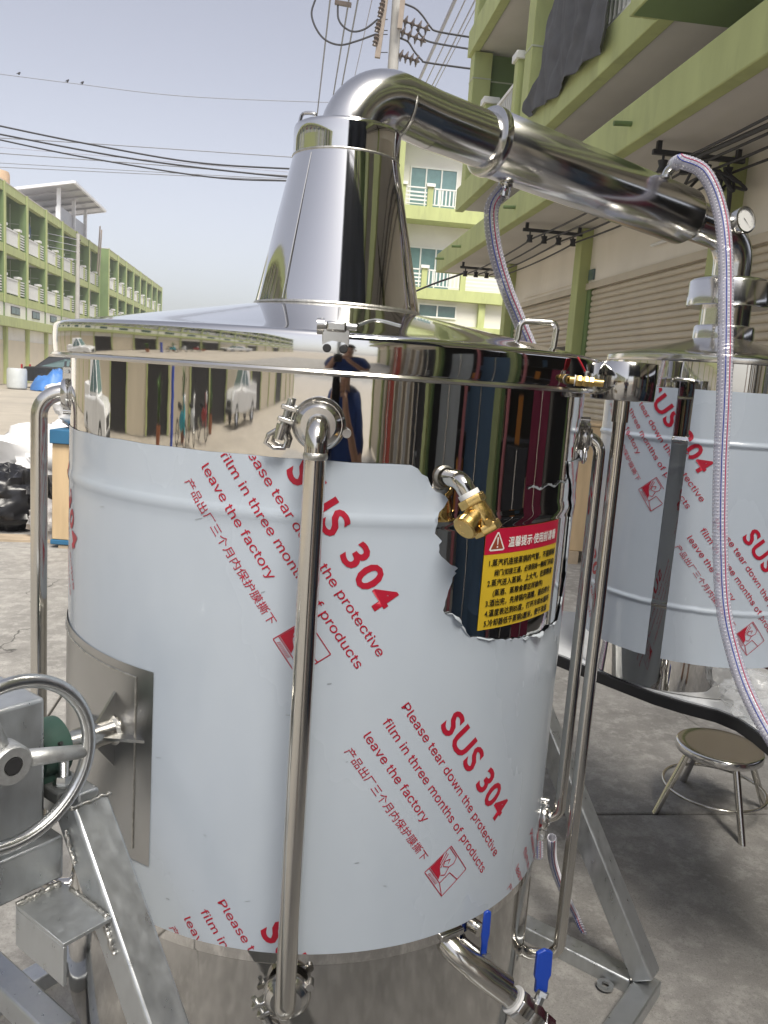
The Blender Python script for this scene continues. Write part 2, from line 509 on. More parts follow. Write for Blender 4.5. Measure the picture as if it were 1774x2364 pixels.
# concrete slabs of the yard, laid square to the street
sl_S = [-13.33, -9.33, -5.33, -1.33, 2.67, 6.67, 10.67]
sl_L = [-5.5, -0.9, 3.7]
for i in range(len(sl_S) - 1):
    for j in range(len(sl_L) - 1):
        a, b = sl_L[j] + 0.006, sl_L[j + 1] - 0.006
        c0, c1 = sl_S[i] + 0.006, sl_S[i + 1] - 0.006
        mb = MB().box((0, 0, -0.02), (b - a, c1 - c0, 0.04))
        o = mb.build('slab', 'concrete', g, bevel=0.006)
        L, S = (a + b) / 2, (c0 + c1) / 2
        o.location = (L * cos(RS) - S * sin(RS), L * sin(RS) + S * cos(RS), 0.022 + random.uniform(-0.002, 0.002))
        o.rotation_euler.z = RS

# ------------------------------------------------------------------ row of shops beside the yard
AR = radians(7.2)
def street(L, S, z=0.0, a=AR): return V((L * cos(a) - S * sin(a), L * sin(a) + S * cos(a), z))
RL, RS0 = 3.96, 15.1
row = thing('shophouse_row', 'green and cream row of shops with deep canopy over the yard', 'building', street(RL, RS0), AR)
def q(L, S, z): return V((L - RL, S - RS0, z))
bays = [15.1, 11.3, 7.5, 3.7, -0.1, -3.9, -7.7, -11.5, -15.3]
for S in bays:
    MB().span(q(3.84, S - 0.13, 0), q(4.12, S + 0.13, 3.708)).build('column', 'lime', row, bevel=0.012)
    MB().span(q(3.98, S - 0.27, 0), q(4.09, S - 0.132, 2.918)).build('shutter_guide', 'green', row)
    MB().span(q(3.98, S + 0.132, 0), q(4.09, S + 0.25, 2.918)).build('shutter_guide', 'green', row)
prof = [(0.0, 0.0), (-0.010, 0.006), (-0.017, 0.022), (-0.018, 0.040), (-0.011, 0.058), (0.0, 0.066), (0.006, 0.0735), (0.012, 0.0735), (0.012, 0.0)]
slat_me = None
for k in range(len(bays) - 1):
    S1, S0 = bays[k], bays[k + 1]
    y0, y1 = S0 + 0.13, S1 - 0.13
    wl = MB().span(q(3.99, y0, 2.92), q(4.12, y1, 3.708)).build('wall_panel', 'cream_wall', row)
    MB().span(q(3.955, y0, 2.90), q(3.988, y1, 2.985)).build('shutter_lintel', 'shutter', row)
    if k in (0, 1, 2):
        zlo = 2.18 if k == 0 else 0.05
        sh = MB().span(q(4.03, y0 + 0.13, zlo), q(4.045, y1 - 0.14, 2.90)).build('roller_shutter', 'shutter', row)
        z = zlo + 0.02
        while z < 2.87:
            if slat_me is None:
                o = MB().prism([(a, b) for a, b in prof], (0, 0, 0), (1, 0, 0), (0, 0, 1), (0, 3.8 - 0.53, 0)).build('slat', 'shutter', sh, sharp=50)
                slat_me = o.data
            else:
                o = bpy.data.objects.new('slat', slat_me); COL.objects.link(o); o.parent = sh
            o.location = q(4.015, y0 + 0.13, z)
            z += 0.0745
        if k == 1:
            for ys in (9.4, 9.9):
                MB().span(q(3.985, ys - 0.05, 1.95), q(4.0, ys + 0.05, 1.99)).build('shutter_latch', 'shutter', sh)
    elif k >= 5:
        mb = MB()
        n = 78
        mb.grid(lambda a, b: q(4.03 - 0.015 * abs(sin(b * n * pi / 2)), y0 + 0.12 + a * (y1 - y0 - 0.24), 0.05 + b * 2.86), 1, n)
        mb.build('roller_shutter', 'shutter', row, sharp=80)
# open shop rooms behind the shutters
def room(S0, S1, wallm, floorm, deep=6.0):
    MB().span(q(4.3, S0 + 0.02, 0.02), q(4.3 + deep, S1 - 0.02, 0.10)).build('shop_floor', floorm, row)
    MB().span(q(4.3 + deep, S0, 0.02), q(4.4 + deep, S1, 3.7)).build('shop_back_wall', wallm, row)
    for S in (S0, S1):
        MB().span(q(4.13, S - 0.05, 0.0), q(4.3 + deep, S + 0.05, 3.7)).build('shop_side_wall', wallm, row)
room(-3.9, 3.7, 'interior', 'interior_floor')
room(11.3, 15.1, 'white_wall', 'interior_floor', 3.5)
# canopy slab and its deep green edge
MB().span(q(3.0, -15.3, 3.712), q(8.0, 16.9, 3.84)).build('canopy_slab', 'soffit', row)
fa = MB().span(q(2.86, -15.35, 3.70), q(2.998, 17.0, 4.06)).build('canopy_edge', 'lime', row, bevel=0.012)
MB().span(q(2.999, 16.9, 3.70), q(4.4, 17.0, 4.06)).build('canopy_edge', 'lime', row, bevel=0.012)
for S in (3.4, 7.35, 11.1, 14.6, 16.2):
    MB().cyl(q(2.70, S, 3.86), q(2.87, S, 3.87), 0.022, n=10).build('drain_spout', 'green', row)
# storey above the canopy
MB().span(q(3.98, -15.3, 3.84), q(4.1, 15.1, 4.60)).build('wall_panel', 'cream_wall', row)
for zl, zh in ((4.60, 4.80), (7.18, 7.42)):
    MB().span(q(2.99, -15.3, zl), q(9.5, 15.25, zh)).build('balcony_slab', 'soffit', row)
    MB().span(q(2.84, -15.3, zl - 0.03), q(2.988, 15.3, zh + 0.16)).build('slab_edge', 'lime', row, bevel=0.01)
MB().span(q(2.80, -15.4, 9.75), q(9.5, 15.35, 10.1)).build('roof_slab', 'lime', row)
MB().span(q(4.5, -15.3, 4.80), q(4.6, 15.1, 7.18)).build('back_wall', 'green', row)
MB().span(q(4.5, -15.3, 7.42), q(4.6, 15.1, 9.75)).build('back_wall', 'green', row)
MB().span(q(2.62, 2.6, 4.56), q(3.96, 6.95, 4.598)).build('landing_slab', 'green', row)
MB().span(q(2.60, 2.55, 4.565), q(2.70, 7.0, 5.35)).build('landing_parapet', 'lime', row, bevel=0.01)
MB().span(q(2.70, 6.9, 4.565), q(2.838, 7.0, 5.35)).build('landing_parapet', 'lime', row, bevel=0.01)
for S in bays:
    for z0, z1 in ((4.962, 7.15), (7.582, 9.75)):
        co = MB().span(q(2.90, S - 0.16, z0), q(3.22, S + 0.16, z1)).build('upper_column', 'lime', row, bevel=0.01)
        fi = MB().span(q(3.22, S - 0.06, z0 - 0.1), q(4.5, S + 0.06, z1)).build('dividing_wall', 'green', row)
        j = MB()
        for zz in (z0 + 0.9, z0 + 1.75):
            j.span(q(3.22, S - 0.068, zz), q(4.5, S - 0.0605, zz + 0.022))
        j.span(q(3.80, S - 0.066, z0 - 0.1), q(3.82, S - 0.0605, z1))
        stuff(j.build('tile_joint', 'grout', fi))
        j = MB()
        for zz in (z0 + 0.9, z0 + 1.75):
            j.span(q(2.892, S - 0.168, zz), q(3.22, S + 0.168, zz + 0.022))
        stuff(j.build('tile_joint', 'grout', co))
def railing(y0, y1, z0, par, x=2.92, mk='white_paint', h=0.75):
    n = max(3, int((y1 - y0) / 0.11))
    r = MB().span(q(x, y0, z0 + h - 0.045), q(x + 0.05, y1, z0 + h)).build('railing', mk, par)
    MB().span(q(x, y0, z0 + 0.08), q(x + 0.05, y1, z0 + 0.115)).build('bottom_rail', mk, r)
    for i in range(n):
        y = y0 + (i + 0.5) * (y1 - y0) / n
        MB().span(q(x + 0.012, y - 0.016, z0 + 0.115), q(x + 0.038, y + 0.016, z0 + h - 0.045)).build('baluster', mk, r)
    return r
for z0 in (4.96, 7.58):
    p_ = MB().span(q(2.88, 11.72, z0), q(3.06, 11.90, z0 + 0.95)).build('balcony_post', 'lime', row)
    MB().span(q(2.84, 11.68, z0 + 0.95), q(3.10, 11.94, z0 + 1.05)).build('post_cap', 'white_paint', p_, bevel=0.01)
    railing(11.92, 13.6, z0, row)
    p_ = MB().span(q(2.88, 13.62, z0), q(3.06, 13.80, z0 + 0.95)).build('balcony_post', 'lime', row)
    MB().span(q(2.84, 13.58, z0 + 0.95), q(3.10, 13.84, z0 + 1.05)).build('post_cap', 'white_paint', p_, bevel=0.01)
    p_ = MB().span(q(2.88, 9.78, z0), q(3.06, 9.96, z0 + 0.95)).build('balcony_post', 'lime', row)
    MB().span(q(2.84, 9.74, z0 + 0.95), q(3.10, 10.0, z0 + 1.05)).build('post_cap', 'white_paint', p_, bevel=0.01)
    railing(7.8, 9.76, z0, row)
# cables on insulator brackets below the canopy
for S in (-4.0, 0.0, 3.6, 7.2, 11.2, 15.3):
    br = MB()
    br.span(q(3.02, S - 0.02, 3.60), q(3.86, S + 0.02, 3.64)).span(q(3.05, S - 0.02, 3.64), q(3.09, S + 0.02, 3.711)).span(q(3.78, S - 0.02, 3.64), q(3.82, S + 0.02, 3.711))
    br = br.build('cable_bracket', 'black_wire', row)
    for i in range(4):
        L = 3.12 + 0.2 * i
        MB().cyl(q(L, S, 3.60), q(L, S, 3.50), 0.012, n=8).lathe([(0.0, -0.05), (0.045, -0.045), (0.03, 0.0), (0.045, 0.045), (0.0, 0.05)], 12, q(L, S, 3.51)).build('insulator', 'black_wire', br)
for i in range(4):
    L = 3.12 + 0.2 * i
    pts = []
    Ss = [-14, -4.0, 0.0, 3.6, 7.2, 11.2, 15.3]
    for a, b in zip(Ss, Ss[1:]):
        for t in range(6):
            u = t / 6
            pts.append(q(L + 0.05, a + (b - a) * u, 3.52 - 0.16 * u * (1 - u)))
    pts.append(q(L + 0.05, 15.3, 3.52))
    MB().tube(pts, 0.0115, 6).build('cable', 'black_wire', row)
MB().tube([q(3.20, 7.2, 3.50), q(3.25, 5, 3.44), q(3.27, 2, 3.42), q(3.3, -3, 3.45)], 0.02, 6).build('cable', 'black_wire', row)
bq = MB()
for i in range(7):
    x0 = 3.3 + random.uniform(0, 0.5)
    bq.tube(smooth_path([q(x0, 7.2 + random.uniform(-0.1, 0.1), 3.52), q(x0 + random.uniform(0.0, 0.2), 7.25 + random.uniform(-0.2, 0.3), 3.36 + random.uniform(-0.03, 0.06)), q(x0 + 0.2, 7.3 + random.uniform(-0.1, 0.3), 3.50)], 5), 0.014, 6)
bq.build('cable_loops', 'black_wire', row)
MB().tube(smooth_path([q(3.62, 7.2, 3.5), q(3.76, 7.24, 3.44), q(3.82, 7.3, 3.2), q(3.83, 7.36, 2.4), q(3.83, 7.36, 1.2)], 6), 0.022, 8).build('cable', 'black_wire', row)
MB().tube(smooth_path([q(3.1, 15.3, 3.52), q(2.4, 16.6, 3.25), q(1.2, 18.6, 2.6), q(-0.6, 21.0, 2.5)], 6), 0.018, 6).build('cable', 'black_wire', row)
# small fittings on the cream wall
MB().span(q(3.965, 11.5, 3.02), q(3.99, 11.74, 3.16)).build('sign_plate', 'glass_dark', row, bevel=0.004)
MB().span(q(3.955, 10.95, 3.02), q(3.99, 11.12, 3.16)).build('sign_plate', 'glass_dark', row, bevel=0.004)
lt = MB().cyl(q(3.95, 8.35, 3.20), q(3.95, 9.15, 3.20), 0.018, n=10).build('tube_lamp', 'lamp_white', row)
MB().span(q(3.93, 8.25, 3.17), q(3.985, 8.35, 3.23)).build('lamp_socket', 'black_wire', lt)
MB().cyl(q(3.97, 11.75, 3.05), q(3.97, 14.2, 3.05), 0.014, n=8).build('conduit', 'cream_wall', row)
MB().prism([(0, 0), (0.28, 0.0), (0.05, 0.16)], q(3.984, 8.55, 3.28), (0, 1, 0), (0, 0, 1), (-0.006, 0, 0)).build('pennant', 'red_handle', row)
# grey cloth hung over the balcony edge
def lerp_pts(P, t):
    t *= len(P) - 1; i = min(int(t), len(P) - 2); f = t - i
    a, b, c_, d = P[max(0, i - 1)], P[i], P[i + 1], P[min(len(P) - 1, i + 2)]
    return tuple(0.5 * (2 * q1 + (q2 - q0) * f + (2 * q0 - 5 * q1 + 4 * q2 - q3) * f * f + (3 * q1 - q0 - 3 * q2 + q3) * f ** 3) for q0, q1, q2, q3 in zip(a, b, c_, d))
LE = [(9.72, 5.98), (10.05, 5.75), (10.14, 5.55), (10.2, 5.34), (10.48, 5.15), (10.72, 4.98), (10.61, 4.84)]
RE = [(7.95, 5.98), (8.02, 5.6), (8.03, 5.3), (8.04, 5.1), (8.02, 4.95), (7.99, 4.82), (7.96, 4.71)]
BE = [(10.61, 4.84), (10.2, 4.80), (9.91, 4.76), (9.46, 4.71), (9.2, 4.78), (8.9, 4.78), (8.55, 4.75), (8.2, 4.74), (7.96, 4.71)]
def clothf(u, v):
    l = lerp_pts(LE, v); r = lerp_pts(RE, v)
    S = l[0] + (r[0] - l[0]) * u
    zt = 5.98 + 0.02 * sin(u * 9); zb = lerp_pts(BE, u)[1]
    z = zt + (zb - zt) * v
    z = z * (1 - (1 - u) ** 3) + l[1] * (1 - u) ** 3
    zz = noise.noise(V((S * 3.2, z * 1.2, 3.3))) * 0.05 + noise.noise(V((S * 9, z * 5, 1.3))) * 0.02
    L = 2.78 + zz + 0.035 * sin(S * 11 + z * 5 + 2 * noise.noise(V((S * 2, z * 2, 9)))) * (0.25 + 0.75 * v)
    if v < 0.04: L = 2.93
    return street(L, S, z)
cl = MB().grid(clothf, 110, 70).build('hanging_cloth', 'cloth_grey', solid=0.006, sharp=180)
tag(cl, 'dark grey cloth hung over the green balcony edge', 'cloth')

tp_ = thing('added_tarpaulin', 'unseen dark navy tarpaulin added to darken the reflection in the conical neck', 'tarpaulin', street(1.6, -2.2))  # unseen sheet added behind the camera so the neck mirrors a dark strip
def netf(u, v):
    L = 0.02 + 3.0 * u; z = 4.95 - 2.5 * v
    return street(L, -2.2 + 0.10 * sin(L * 5 + z * 0.6) * v + 0.10 * noise.noise(V((L * 1.5, z * 1.2, 7))), z - 0.10 * sin(u * pi) * (1 - v))
MB().grid(netf, 40, 40).build('sheet', 'net_navy', tp_, solid=0.006, sharp=180)
MB().cyl(street(-0.03, -2.2, 0), street(-0.03, -2.2, 5.1), 0.04, n=12).build('pole', 'galvanised', tp_)
MB().cyl(street(-0.05, -2.2, 4.97), street(2.86, -2.2, 4.97), 0.02, n=8).build('line', 'black_wire', tp_)

# ------------------------------------------------------------------ building across the end of the street
fb = thing('apartment_building', 'white building with green balconies closing the far end of street', 'building', (-0.25, 28.0, 0), AR)
W = 13.0
def fspan(n, mk, a, b, par=None, bev=0): return MB().span(a, b).build(n, mk, par or fb, bevel=bev)
fspan('wall', 'white_wall', (0.12, 0.9, 0), (W, 1.1, 10.0))
fspan('wall', 'white_wall', (0.12, 0.3, 0), (W, 0.9, 4.2))
fspan('corner_column', 'lime', (-0.06, -0.1, 0), (0.118, 1.2, 10.0))
for z0, z1, o in ((3.05, 3.40, 0.2), (4.2, 4.56, 0.0), (6.70, 7.12, 0.0), (9.5, 10.05, 0.0)):
    fspan('floor_edge', 'lime', (0.122, -0.0 + o * 0 - 0.02, z0), (W, 0.898 if z0 > 4 else 0.298, z1))
for x in (3.0, 6.4, 9.8):
    fspan('column', 'lime', (x, 0.12, 0), (x + 0.22, 0.298, 3.048)); fspan('column', 'lime', (x, 0.12, 3.402), (x + 0.22, 0.298, 4.198))
def fwin(x0, x1, z0, z1, n, y=0.9, mk='glass_blue'):
    f = MB()
    f.span((x0, y - 0.05, z0), (x1, y - 0.002, z0 + 0.05)).span((x0, y - 0.05, z1 - 0.05), (x1, y - 0.002, z1))
    for i in range(n + 1):
        x = x0 + (x1 - x0 - 0.045) * i / n
        f.span((x, y - 0.049, z0 + 0.05), (x + 0.045, y - 0.002, z1 - 0.05))
    f = f.build('window', 'white_paint', fb)
    for i in range(n):
        xa = x0 + (x1 - x0 - 0.045) * i / n + 0.045; xb = x0 + (x1 - x0 - 0.045) * (i + 1) / n
        MB().span((xa, y - 0.02, z0 + 0.05), (xb, y - 0.004, z1 - 0.05)).build('pane', mk, f)
for zf in (4.56, 7.12):
    for x in (0.45, 3.9, 7.4):
        fwin(x, x + 1.62, zf + 0.02, zf + 1.42, 3)
    for x in (0.02 + 0.12, 1.05, 2.36, 4.4, 5.7, 7.7, 9.0):
        p_ = fspan('balcony_post', 'lime', (x - 0.09, 0.0, zf), (x + 0.09, 0.16, zf + 0.62))
        MB().span((x - 0.14, -0.05, zf + 0.62), (x + 0.14, 0.21, zf + 0.72)).build('post_cap', 'white_paint', p_)
    for a, b, kind in ((0.24, 0.95, 'h'), (1.15, 2.26, 'v'), (2.46, 4.3, 'h'), (4.5, 5.6, 'v'), (5.8, 7.6, 'h'), (7.8, 8.9, 'v')):
        r = MB().span((a, 0.04, zf + 0.56), (b, 0.09, zf + 0.60)).build('railing', 'white_paint', fb)
        MB().span((a, 0.04, zf + 0.06), (b, 0.09, zf + 0.09)).build('bottom_rail', 'white_paint', r)
        if kind == 'v':
            for i in range(9):
                x = a + (i + 0.5) * (b - a) / 9
                MB().span((x - 0.022, 0.05, zf + 0.09), (x + 0.022, 0.08, zf + 0.56)).build('baluster', 'white_paint', r)
        else:
            for i in range(3):
                z = zf + 0.17 + 0.12 * i
                MB().span((a, 0.05, z), (b, 0.08, z + 0.05)).build('baluster', 'white_paint', r)
for x in (0.95, 4.2, 7.5):
    fwin(x, x + 1.32, 3.62, 4.08, 2, y=0.3, mk='glass_dark')
for x in (0.5, 3.4, 6.8):
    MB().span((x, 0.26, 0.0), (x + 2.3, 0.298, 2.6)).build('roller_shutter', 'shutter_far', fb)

# ------------------------------------------------------------------ long shophouse blocks across the street
AL = radians(8.2)
def lblock(label, L, S0, nb, bay=3.53, shut_open=()):
    t = thing('shophouse_block', label, 'building', street(L, S0, 0, AL), AL)
    D = 3.0
    len_ = nb * bay
    MB().span((-9, -0.1, 0), (-1.16, len_ + 0.1, 9.1)).build('wall', 'white_wall', t)
    MB().span((-9.05, -0.15, 9.1), (0.02, len_ + 0.12, 9.14)).build('roof_slab', 'soffit', t)
    MB().span((-0.16, -0.12, 3.10), (-0.04, len_ + 0.1, 3.77)).build('mezzanine_wall', 'white_wall', t)
    MB().span((-0.16, -0.12, 2.05), (-0.05, len_ + 0.1, 2.65)).build('shop_wall', 'white_wall', t)
    protos = {}
    for k in range(nb + 1):
        y = k * bay
        def part(key, name, mk, fn, par=t, **kw):
            if key not in protos:
                mb = MB(); fn(mb)
                o = mb.build(name, mk, par, **kw); protos[key] = o
                o.location = (0, y, 0) if par is t else (0, 0, 0)
            else:
                o = dup(protos[key], par, (0, y, 0) if par is t else (0, 0, 0))
            return o
        fin = part('fin', 'column', 'green', lambda b: b.span((-0.34, -0.13, 3.75), (0.03, 0.13, 9.13)))
        part('strip', 'column_face', 'lime', lambda b: b.span((0.032, -0.135, 3.75), (0.06, 0.135, 9.14)), fin)
        dv = part('div', 'dividing_wall', 'green', lambda b: b.span((-1.155, -0.06, 3.80), (-0.342, 0.06, 9.09)))
        def joints(b):
            for z in (4.75, 5.5, 7.0, 7.75):
                b.span((-1.15, -0.075, z), (-0.342, -0.0605, z + 0.03))
            b.span((-0.78, -0.075, 4.2), (-0.75, -0.0605, 6.0)); b.span((-0.78, -0.075, 6.4), (-0.75, -0.0605, 8.7))
        stuff(part('joint', 'tile_joint', 'grout', joints, dv))
        part('gpost', 'shop_post', 'lime', lambda b: b.span((-0.045, -0.12, 0), (0.12, 0.12, 2.648)))
        part('mpost', 'mezzanine_post', 'green', lambda b: b.span((-0.038, -0.05, 3.102), (0.0, 0.05, 3.748)))
        if k == nb: break
        for key, z0, z1 in (('rb', 8.70, 9.098), ('s2', 6.02, 6.40), ('s1', 3.78, 4.16)):
            part(key, 'floor_edge', 'lime', lambda b, z0=z0, z1=z1: b.span((-0.28, 0.132, z0), (0.0, bay - 0.132, z1)))
        for key, z0 in (('f2', 6.02), ('f1', 3.78)):
            part('fl' + key, 'balcony_floor', 'soffit', lambda b, z0=z0: b.span((-1.15, 0.062, z0 + 0.05), (-0.285, bay - 0.062, z0 + 0.2)))
        part('ledge', 'ledge', 'lime', lambda b: b.span((-0.04, 0.0, 2.66), (0.42, bay, 3.09)))
        for key, z0 in (('b2', 6.40), ('b1', 4.16)):
            w_ = part('dr' + key, 'window', 'glass_dark', lambda b, z0=z0: b.span((-1.158, 1.1, z0 - 0.1), (-1.12, 2.6, z0 + 1.7)))
            po = part('po' + key, 'balcony_post', 'lime', lambda b, z0=z0: b.span((-0.2, 2.35, z0), (-0.03, 2.58, z0 + 0.86)))
            part('pc' + key, 'post_cap', 'white_paint', lambda b, z0=z0: b.span((-0.26, 2.28, z0 + 0.86), (0.03, 2.65, z0 + 0.97)), po)
            part('p0' + key, 'post_cap', 'white_paint', lambda b, z0=z0: b.span((-0.3, 0.14, z0 + 0.86), (0.03, 0.42, z0 + 0.97)))
            def rl(b, z0=z0):
                b.span((-0.12, 0.16, z0 + 0.74), (-0.06, 2.34, z0 + 0.80)); b.span((-0.12, 0.16, z0 + 0.08), (-0.06, 2.34, z0 + 0.13))
                for i in range(18):
                    yy = 0.22 + i * 0.122
                    b.span((-0.105, yy - 0.028, z0 + 0.13), (-0.075, yy + 0.028, z0 + 0.74))
            stuff(part('rl' + key, 'railing', 'white_paint', rl))
            def lv(b, z0=z0):
                for i in range(6):
                    b.span((-0.12, 2.60, z0 + 0.10 + i * 0.125), (-0.06, 3.36, z0 + 0.16 + i * 0.125))
            stuff(part('lv' + key, 'slat_railing', 'white_paint', lv))
        mw = part('mw', 'window', 'black_iron', lambda b: b.span((-0.038, 1.05, 3.28), (-0.01, 2.45, 3.66)))
        part('mwp', 'pane', 'glass_dark', lambda b: b.span((-0.012, 1.10, 3.32), (-0.004, 1.72, 3.62)), mw)
        part('mwq', 'pane', 'glass_dark', lambda b: b.span((-0.012, 1.78, 3.32), (-0.004, 2.40, 3.62)), mw)
        if k in shut_open:
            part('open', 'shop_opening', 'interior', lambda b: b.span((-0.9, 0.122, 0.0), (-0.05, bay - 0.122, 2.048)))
        else:
            def sh(b):
                n = 34
                b.grid(lambda u, v: V((-0.02 - 0.016 * abs(sin(v * n * pi / 2)), 0.121 + u * (bay - 0.242), v * 2.048)), 1, n)
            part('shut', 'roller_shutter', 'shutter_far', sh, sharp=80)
    random.seed(nb + int(S0))
    for k in range(nb):
        for z0 in (4.16, 6.40):
            if random.random() < 0.35:
                y = k * bay + random.uniform(0.3, 0.6)
                MB().span((-1.12, y, z0 + 1.15), (-0.88, y + 0.75, z0 + 1.65)).build('air_conditioner', 'white_paint', t)
            if random.random() < 0.3:
                y = k * bay + random.uniform(0.8, 1.4)
                MB().grid(lambda u, v: V((-0.3 + 0.03 * sin(u * 14), y + u * random.choice((0.5, 0.8)), z0 + 1.7 - v * 0.75)), 6, 3).build('laundry', random.choice(('banner_blue', 'bag_white', 'pink', 'cloth_grey')), t, solid=0.01)
    return t
b1 = lblock('long green block with brown water tanks on its roof', -12.5, 41.3 - 3.53 * 2, 8)
b2 = lblock('farther green block stepping forward beyond a plain green end wall', -11.9, 62.5, 8)
MB().span((-1.15, -0.14, 0), (-0.3, -0.06, 9.1)).build('end_wall', 'green', b2)
b0 = lblock('green block of shops mirrored in the bright band of the still', -17.0, -46.0, 20, shut_open=(3, 6, 9, 10, 12, 14))
# on the roof of the long block
for i, S in enumerate((43.2, 46.0)):
    o = MB().lathe([(0, 0), (0.62, 0), (0.65, 0.1), (0.65, 1.15), (0.6, 1.28), (0.2, 1.36), (0.2, 1.42), (0, 1.42)], 24, street(-14.3, S, 9.15, AL)).build('water_tank', 'water_tank')
    tag(o, ['round brown water tank at the edge of the picture, on green roof', 'round brown water tank next to the rooftop shelter'][i], 'water tank', 'water tanks on the roof')
sh_ = thing('rooftop_shelter', 'open metal shelter on thin white posts on the green roof', 'shelter', street(-13, 51, 9.14, AL))
P_ = [street(-11.6, 50.8, 11.15, AL), street(-11.6, 59.6, 11.15, AL), street(-15.4, 59.6, 10.35, AL), street(-15.4, 50.8, 10.35, AL)]
MB().add(P_ + [p + V((0, 0, 0.05)) for p in P_], [(0, 1, 2, 3), (4, 5, 6, 7), (0, 1, 5, 4), (1, 2, 6, 5), (2, 3, 7, 6), (3, 0, 4, 7)]).build('roof_sheet', 'roof_metal', sh_)
for a, b in ((0, 1), (1, 2), (2, 3), (3, 0)):
    MB().beam(P_[a] + V((0, 0, 0.03)), P_[b] + V((0, 0, 0.03)), 0.14, 0.14).build('roof_edge', 'roof_white', sh_)
for i in range(1, 5):
    f = i / 5
    MB().beam(P_[0].lerp(P_[1], f) - V((0, 0, 0.05)), P_[3].lerp(P_[2], f) - V((0, 0, 0.05)), 0.07, 0.08).build('rafter', 'roof_metal', sh_)
for S in (51.6, 55.2, 58.4):
    MB().span(street(-12.75, S, 9.14, AL), street(-12.65, S, 11.0, AL) + V((0.1, 0.12, 0))).build('post', 'roof_white', sh_)
MB().span(street(-12.8, 51.6, 9.15, AL), street(-12.8, 51.6, 9.9, AL) + V((0.05, 0.05, 0))).build('post', 'roof_white', sh_)
pq = [street(-12.7, 51.7, 9.15, AL), street(-12.7, 58.4, 9.15, AL)]
MB().beam(pq[0] + V((0, 0, 0.45)), pq[1] + V((0, 0, 0.45)), 0.04, 0.85).build('parapet_sheet', 'roof_metal', sh_)
for i, (a, b) in enumerate((((0, 0), (0.25, 1.9)), ((0.55, -0.25), (0.75, 1.75)))):
    p0 = street(-12.2, 60.2 + a[0], 7.3 + a[1], AL); p1 = street(-12.1, 60.2 + b[0], 8.4 + b[1], AL)
    tag(MB().cyl(p0, p1, 0.05, n=8).build('scaffold_pole', 'wood_arm'), ['left one of two thin poles leaning on the green block', 'right one of two thin poles leaning on the green block'][i], 'pole', 'leaning poles')

# ------------------------------------------------------------------ utility pole, its fittings and the wires
PY = 22.0
def cp(x, y, Y=PY): return at((700 + x * 0.247) / KPX, y * 0.247 / KPX, Y)
pb = at(849, 150, PY)
up = thing('utility_pole', 'tall concrete power pole with slanting arm and insulator strings', 'pole', (pb.x, PY, 0))
MB().cyl((pb.x, PY, 0), (pb.x, PY, 13.5), 0.17, 0.115, n=8).build('shaft', 'pole_concrete', up, sharp=60)
MB().beam(cp(695, 540, PY - 0.3), cp(772, -20, PY - 0.3), 0.11, 0.13).build('cross_arm', 'wood_arm', up)
MB().beam(cp(903, 270, PY - 0.3), cp(935, -20, PY - 0.3), 0.11, 0.12).build('cross_arm', 'wood_arm', up)
for y in (182, 285, 322, 490):
    MB().cyl(cp(690, y, PY - 0.3), cp(790, y, PY - 0.15), 0.012, n=6).build('tie_rod', 'black_iron', up)
for x, y in ((700, 245), (680, 375), (735, 60), (728, 105)):
    MB().lathe([(0, -0.14), (0.06, -0.13), (0.04, -0.07), (0.075, -0.05), (0.04, 0.0), (0.075, 0.05), (0.04, 0.09), (0.06, 0.13), (0, 0.14)], 12, cp(x, y, PY - 0.38), (0.2, 0, 1)).build('pin_insulator', 'porcelain', up)
for a, b in (((910, 185), (1190, 285)), ((890, 285), (1150, 395)), ((880, 505), (1090, 580))):
    pa, pe = cp(*a), cp(*b); d = (pe - pa).normalized(); Ln = (pe - pa).length
    pr = [(0.0, 0)]
    for i in range(4):
        z = Ln * (0.18 + 0.23 * i)
        pr += [(0.022, z - 0.09), (0.035, z - 0.05), (0.14, z), (0.145, z + 0.02), (0.05, z + 0.03), (0.025, z + 0.05)]
    pr += [(0.02, Ln), (0, Ln)]
    MB().lathe(pr, 14, pa, d).build('insulator_string', 'porcelain', up)
for i, P in enumerate(([(120, -20), (80, 130), (130, 280), (220, 380), (350, 420), (500, 385), (680, 320)], [(325, 50), (330, 170), (380, 250), (470, 295), (580, 270), (700, 180)],
          [(950, 35), (1050, 80), (1120, 150), (1190, 250), (1260, 295), (1580, 350), (1900, 400)], [(1060, 270), (1110, 340), (1200, 395), (1570, 460), (1900, 505)],
          [(890, 350), (980, 390), (1040, 480), (1110, 560), (1160, 585), (1550, 640), (1900, 680)])):
    MB().tube(smooth_path([cp(*p) for p in P], 6), 0.024, 6).build('jumper_cable', 'black_wire', up)
MB().box(cp(375, 35), (0.42, 0.1, 0.09), (V((0.97, 0, -0.1)), V((0, 1, 0)), V((0.1, 0, 0.97)))).build('line_clamp', 'porcelain', up)
def wire(label, pts, r, mk, group, name='overhead_wire', k=8):
    o = MB().tube(smooth_path(pts, k), r, 6).build(name, mk)
    tag(o, label, 'wire', group); return o
for i, (L, S1, nm) in enumerate(((0.58, 60, 'leftmost'), (1.04, 58, 'second'), (1.26, 56, 'third'), (1.60, 54, 'faint fourth'))):
    wire(nm + ' of the wires rising steeply behind the dome elbow', [street(L, 6 + i * 2, 10.75), street(L, 30, 10.68), street(L, S1, 10.75)], 0.022 if i < 3 else 0.012, 'grey_wire' if i < 3 else 'pale_wire', 'wires running along the street')
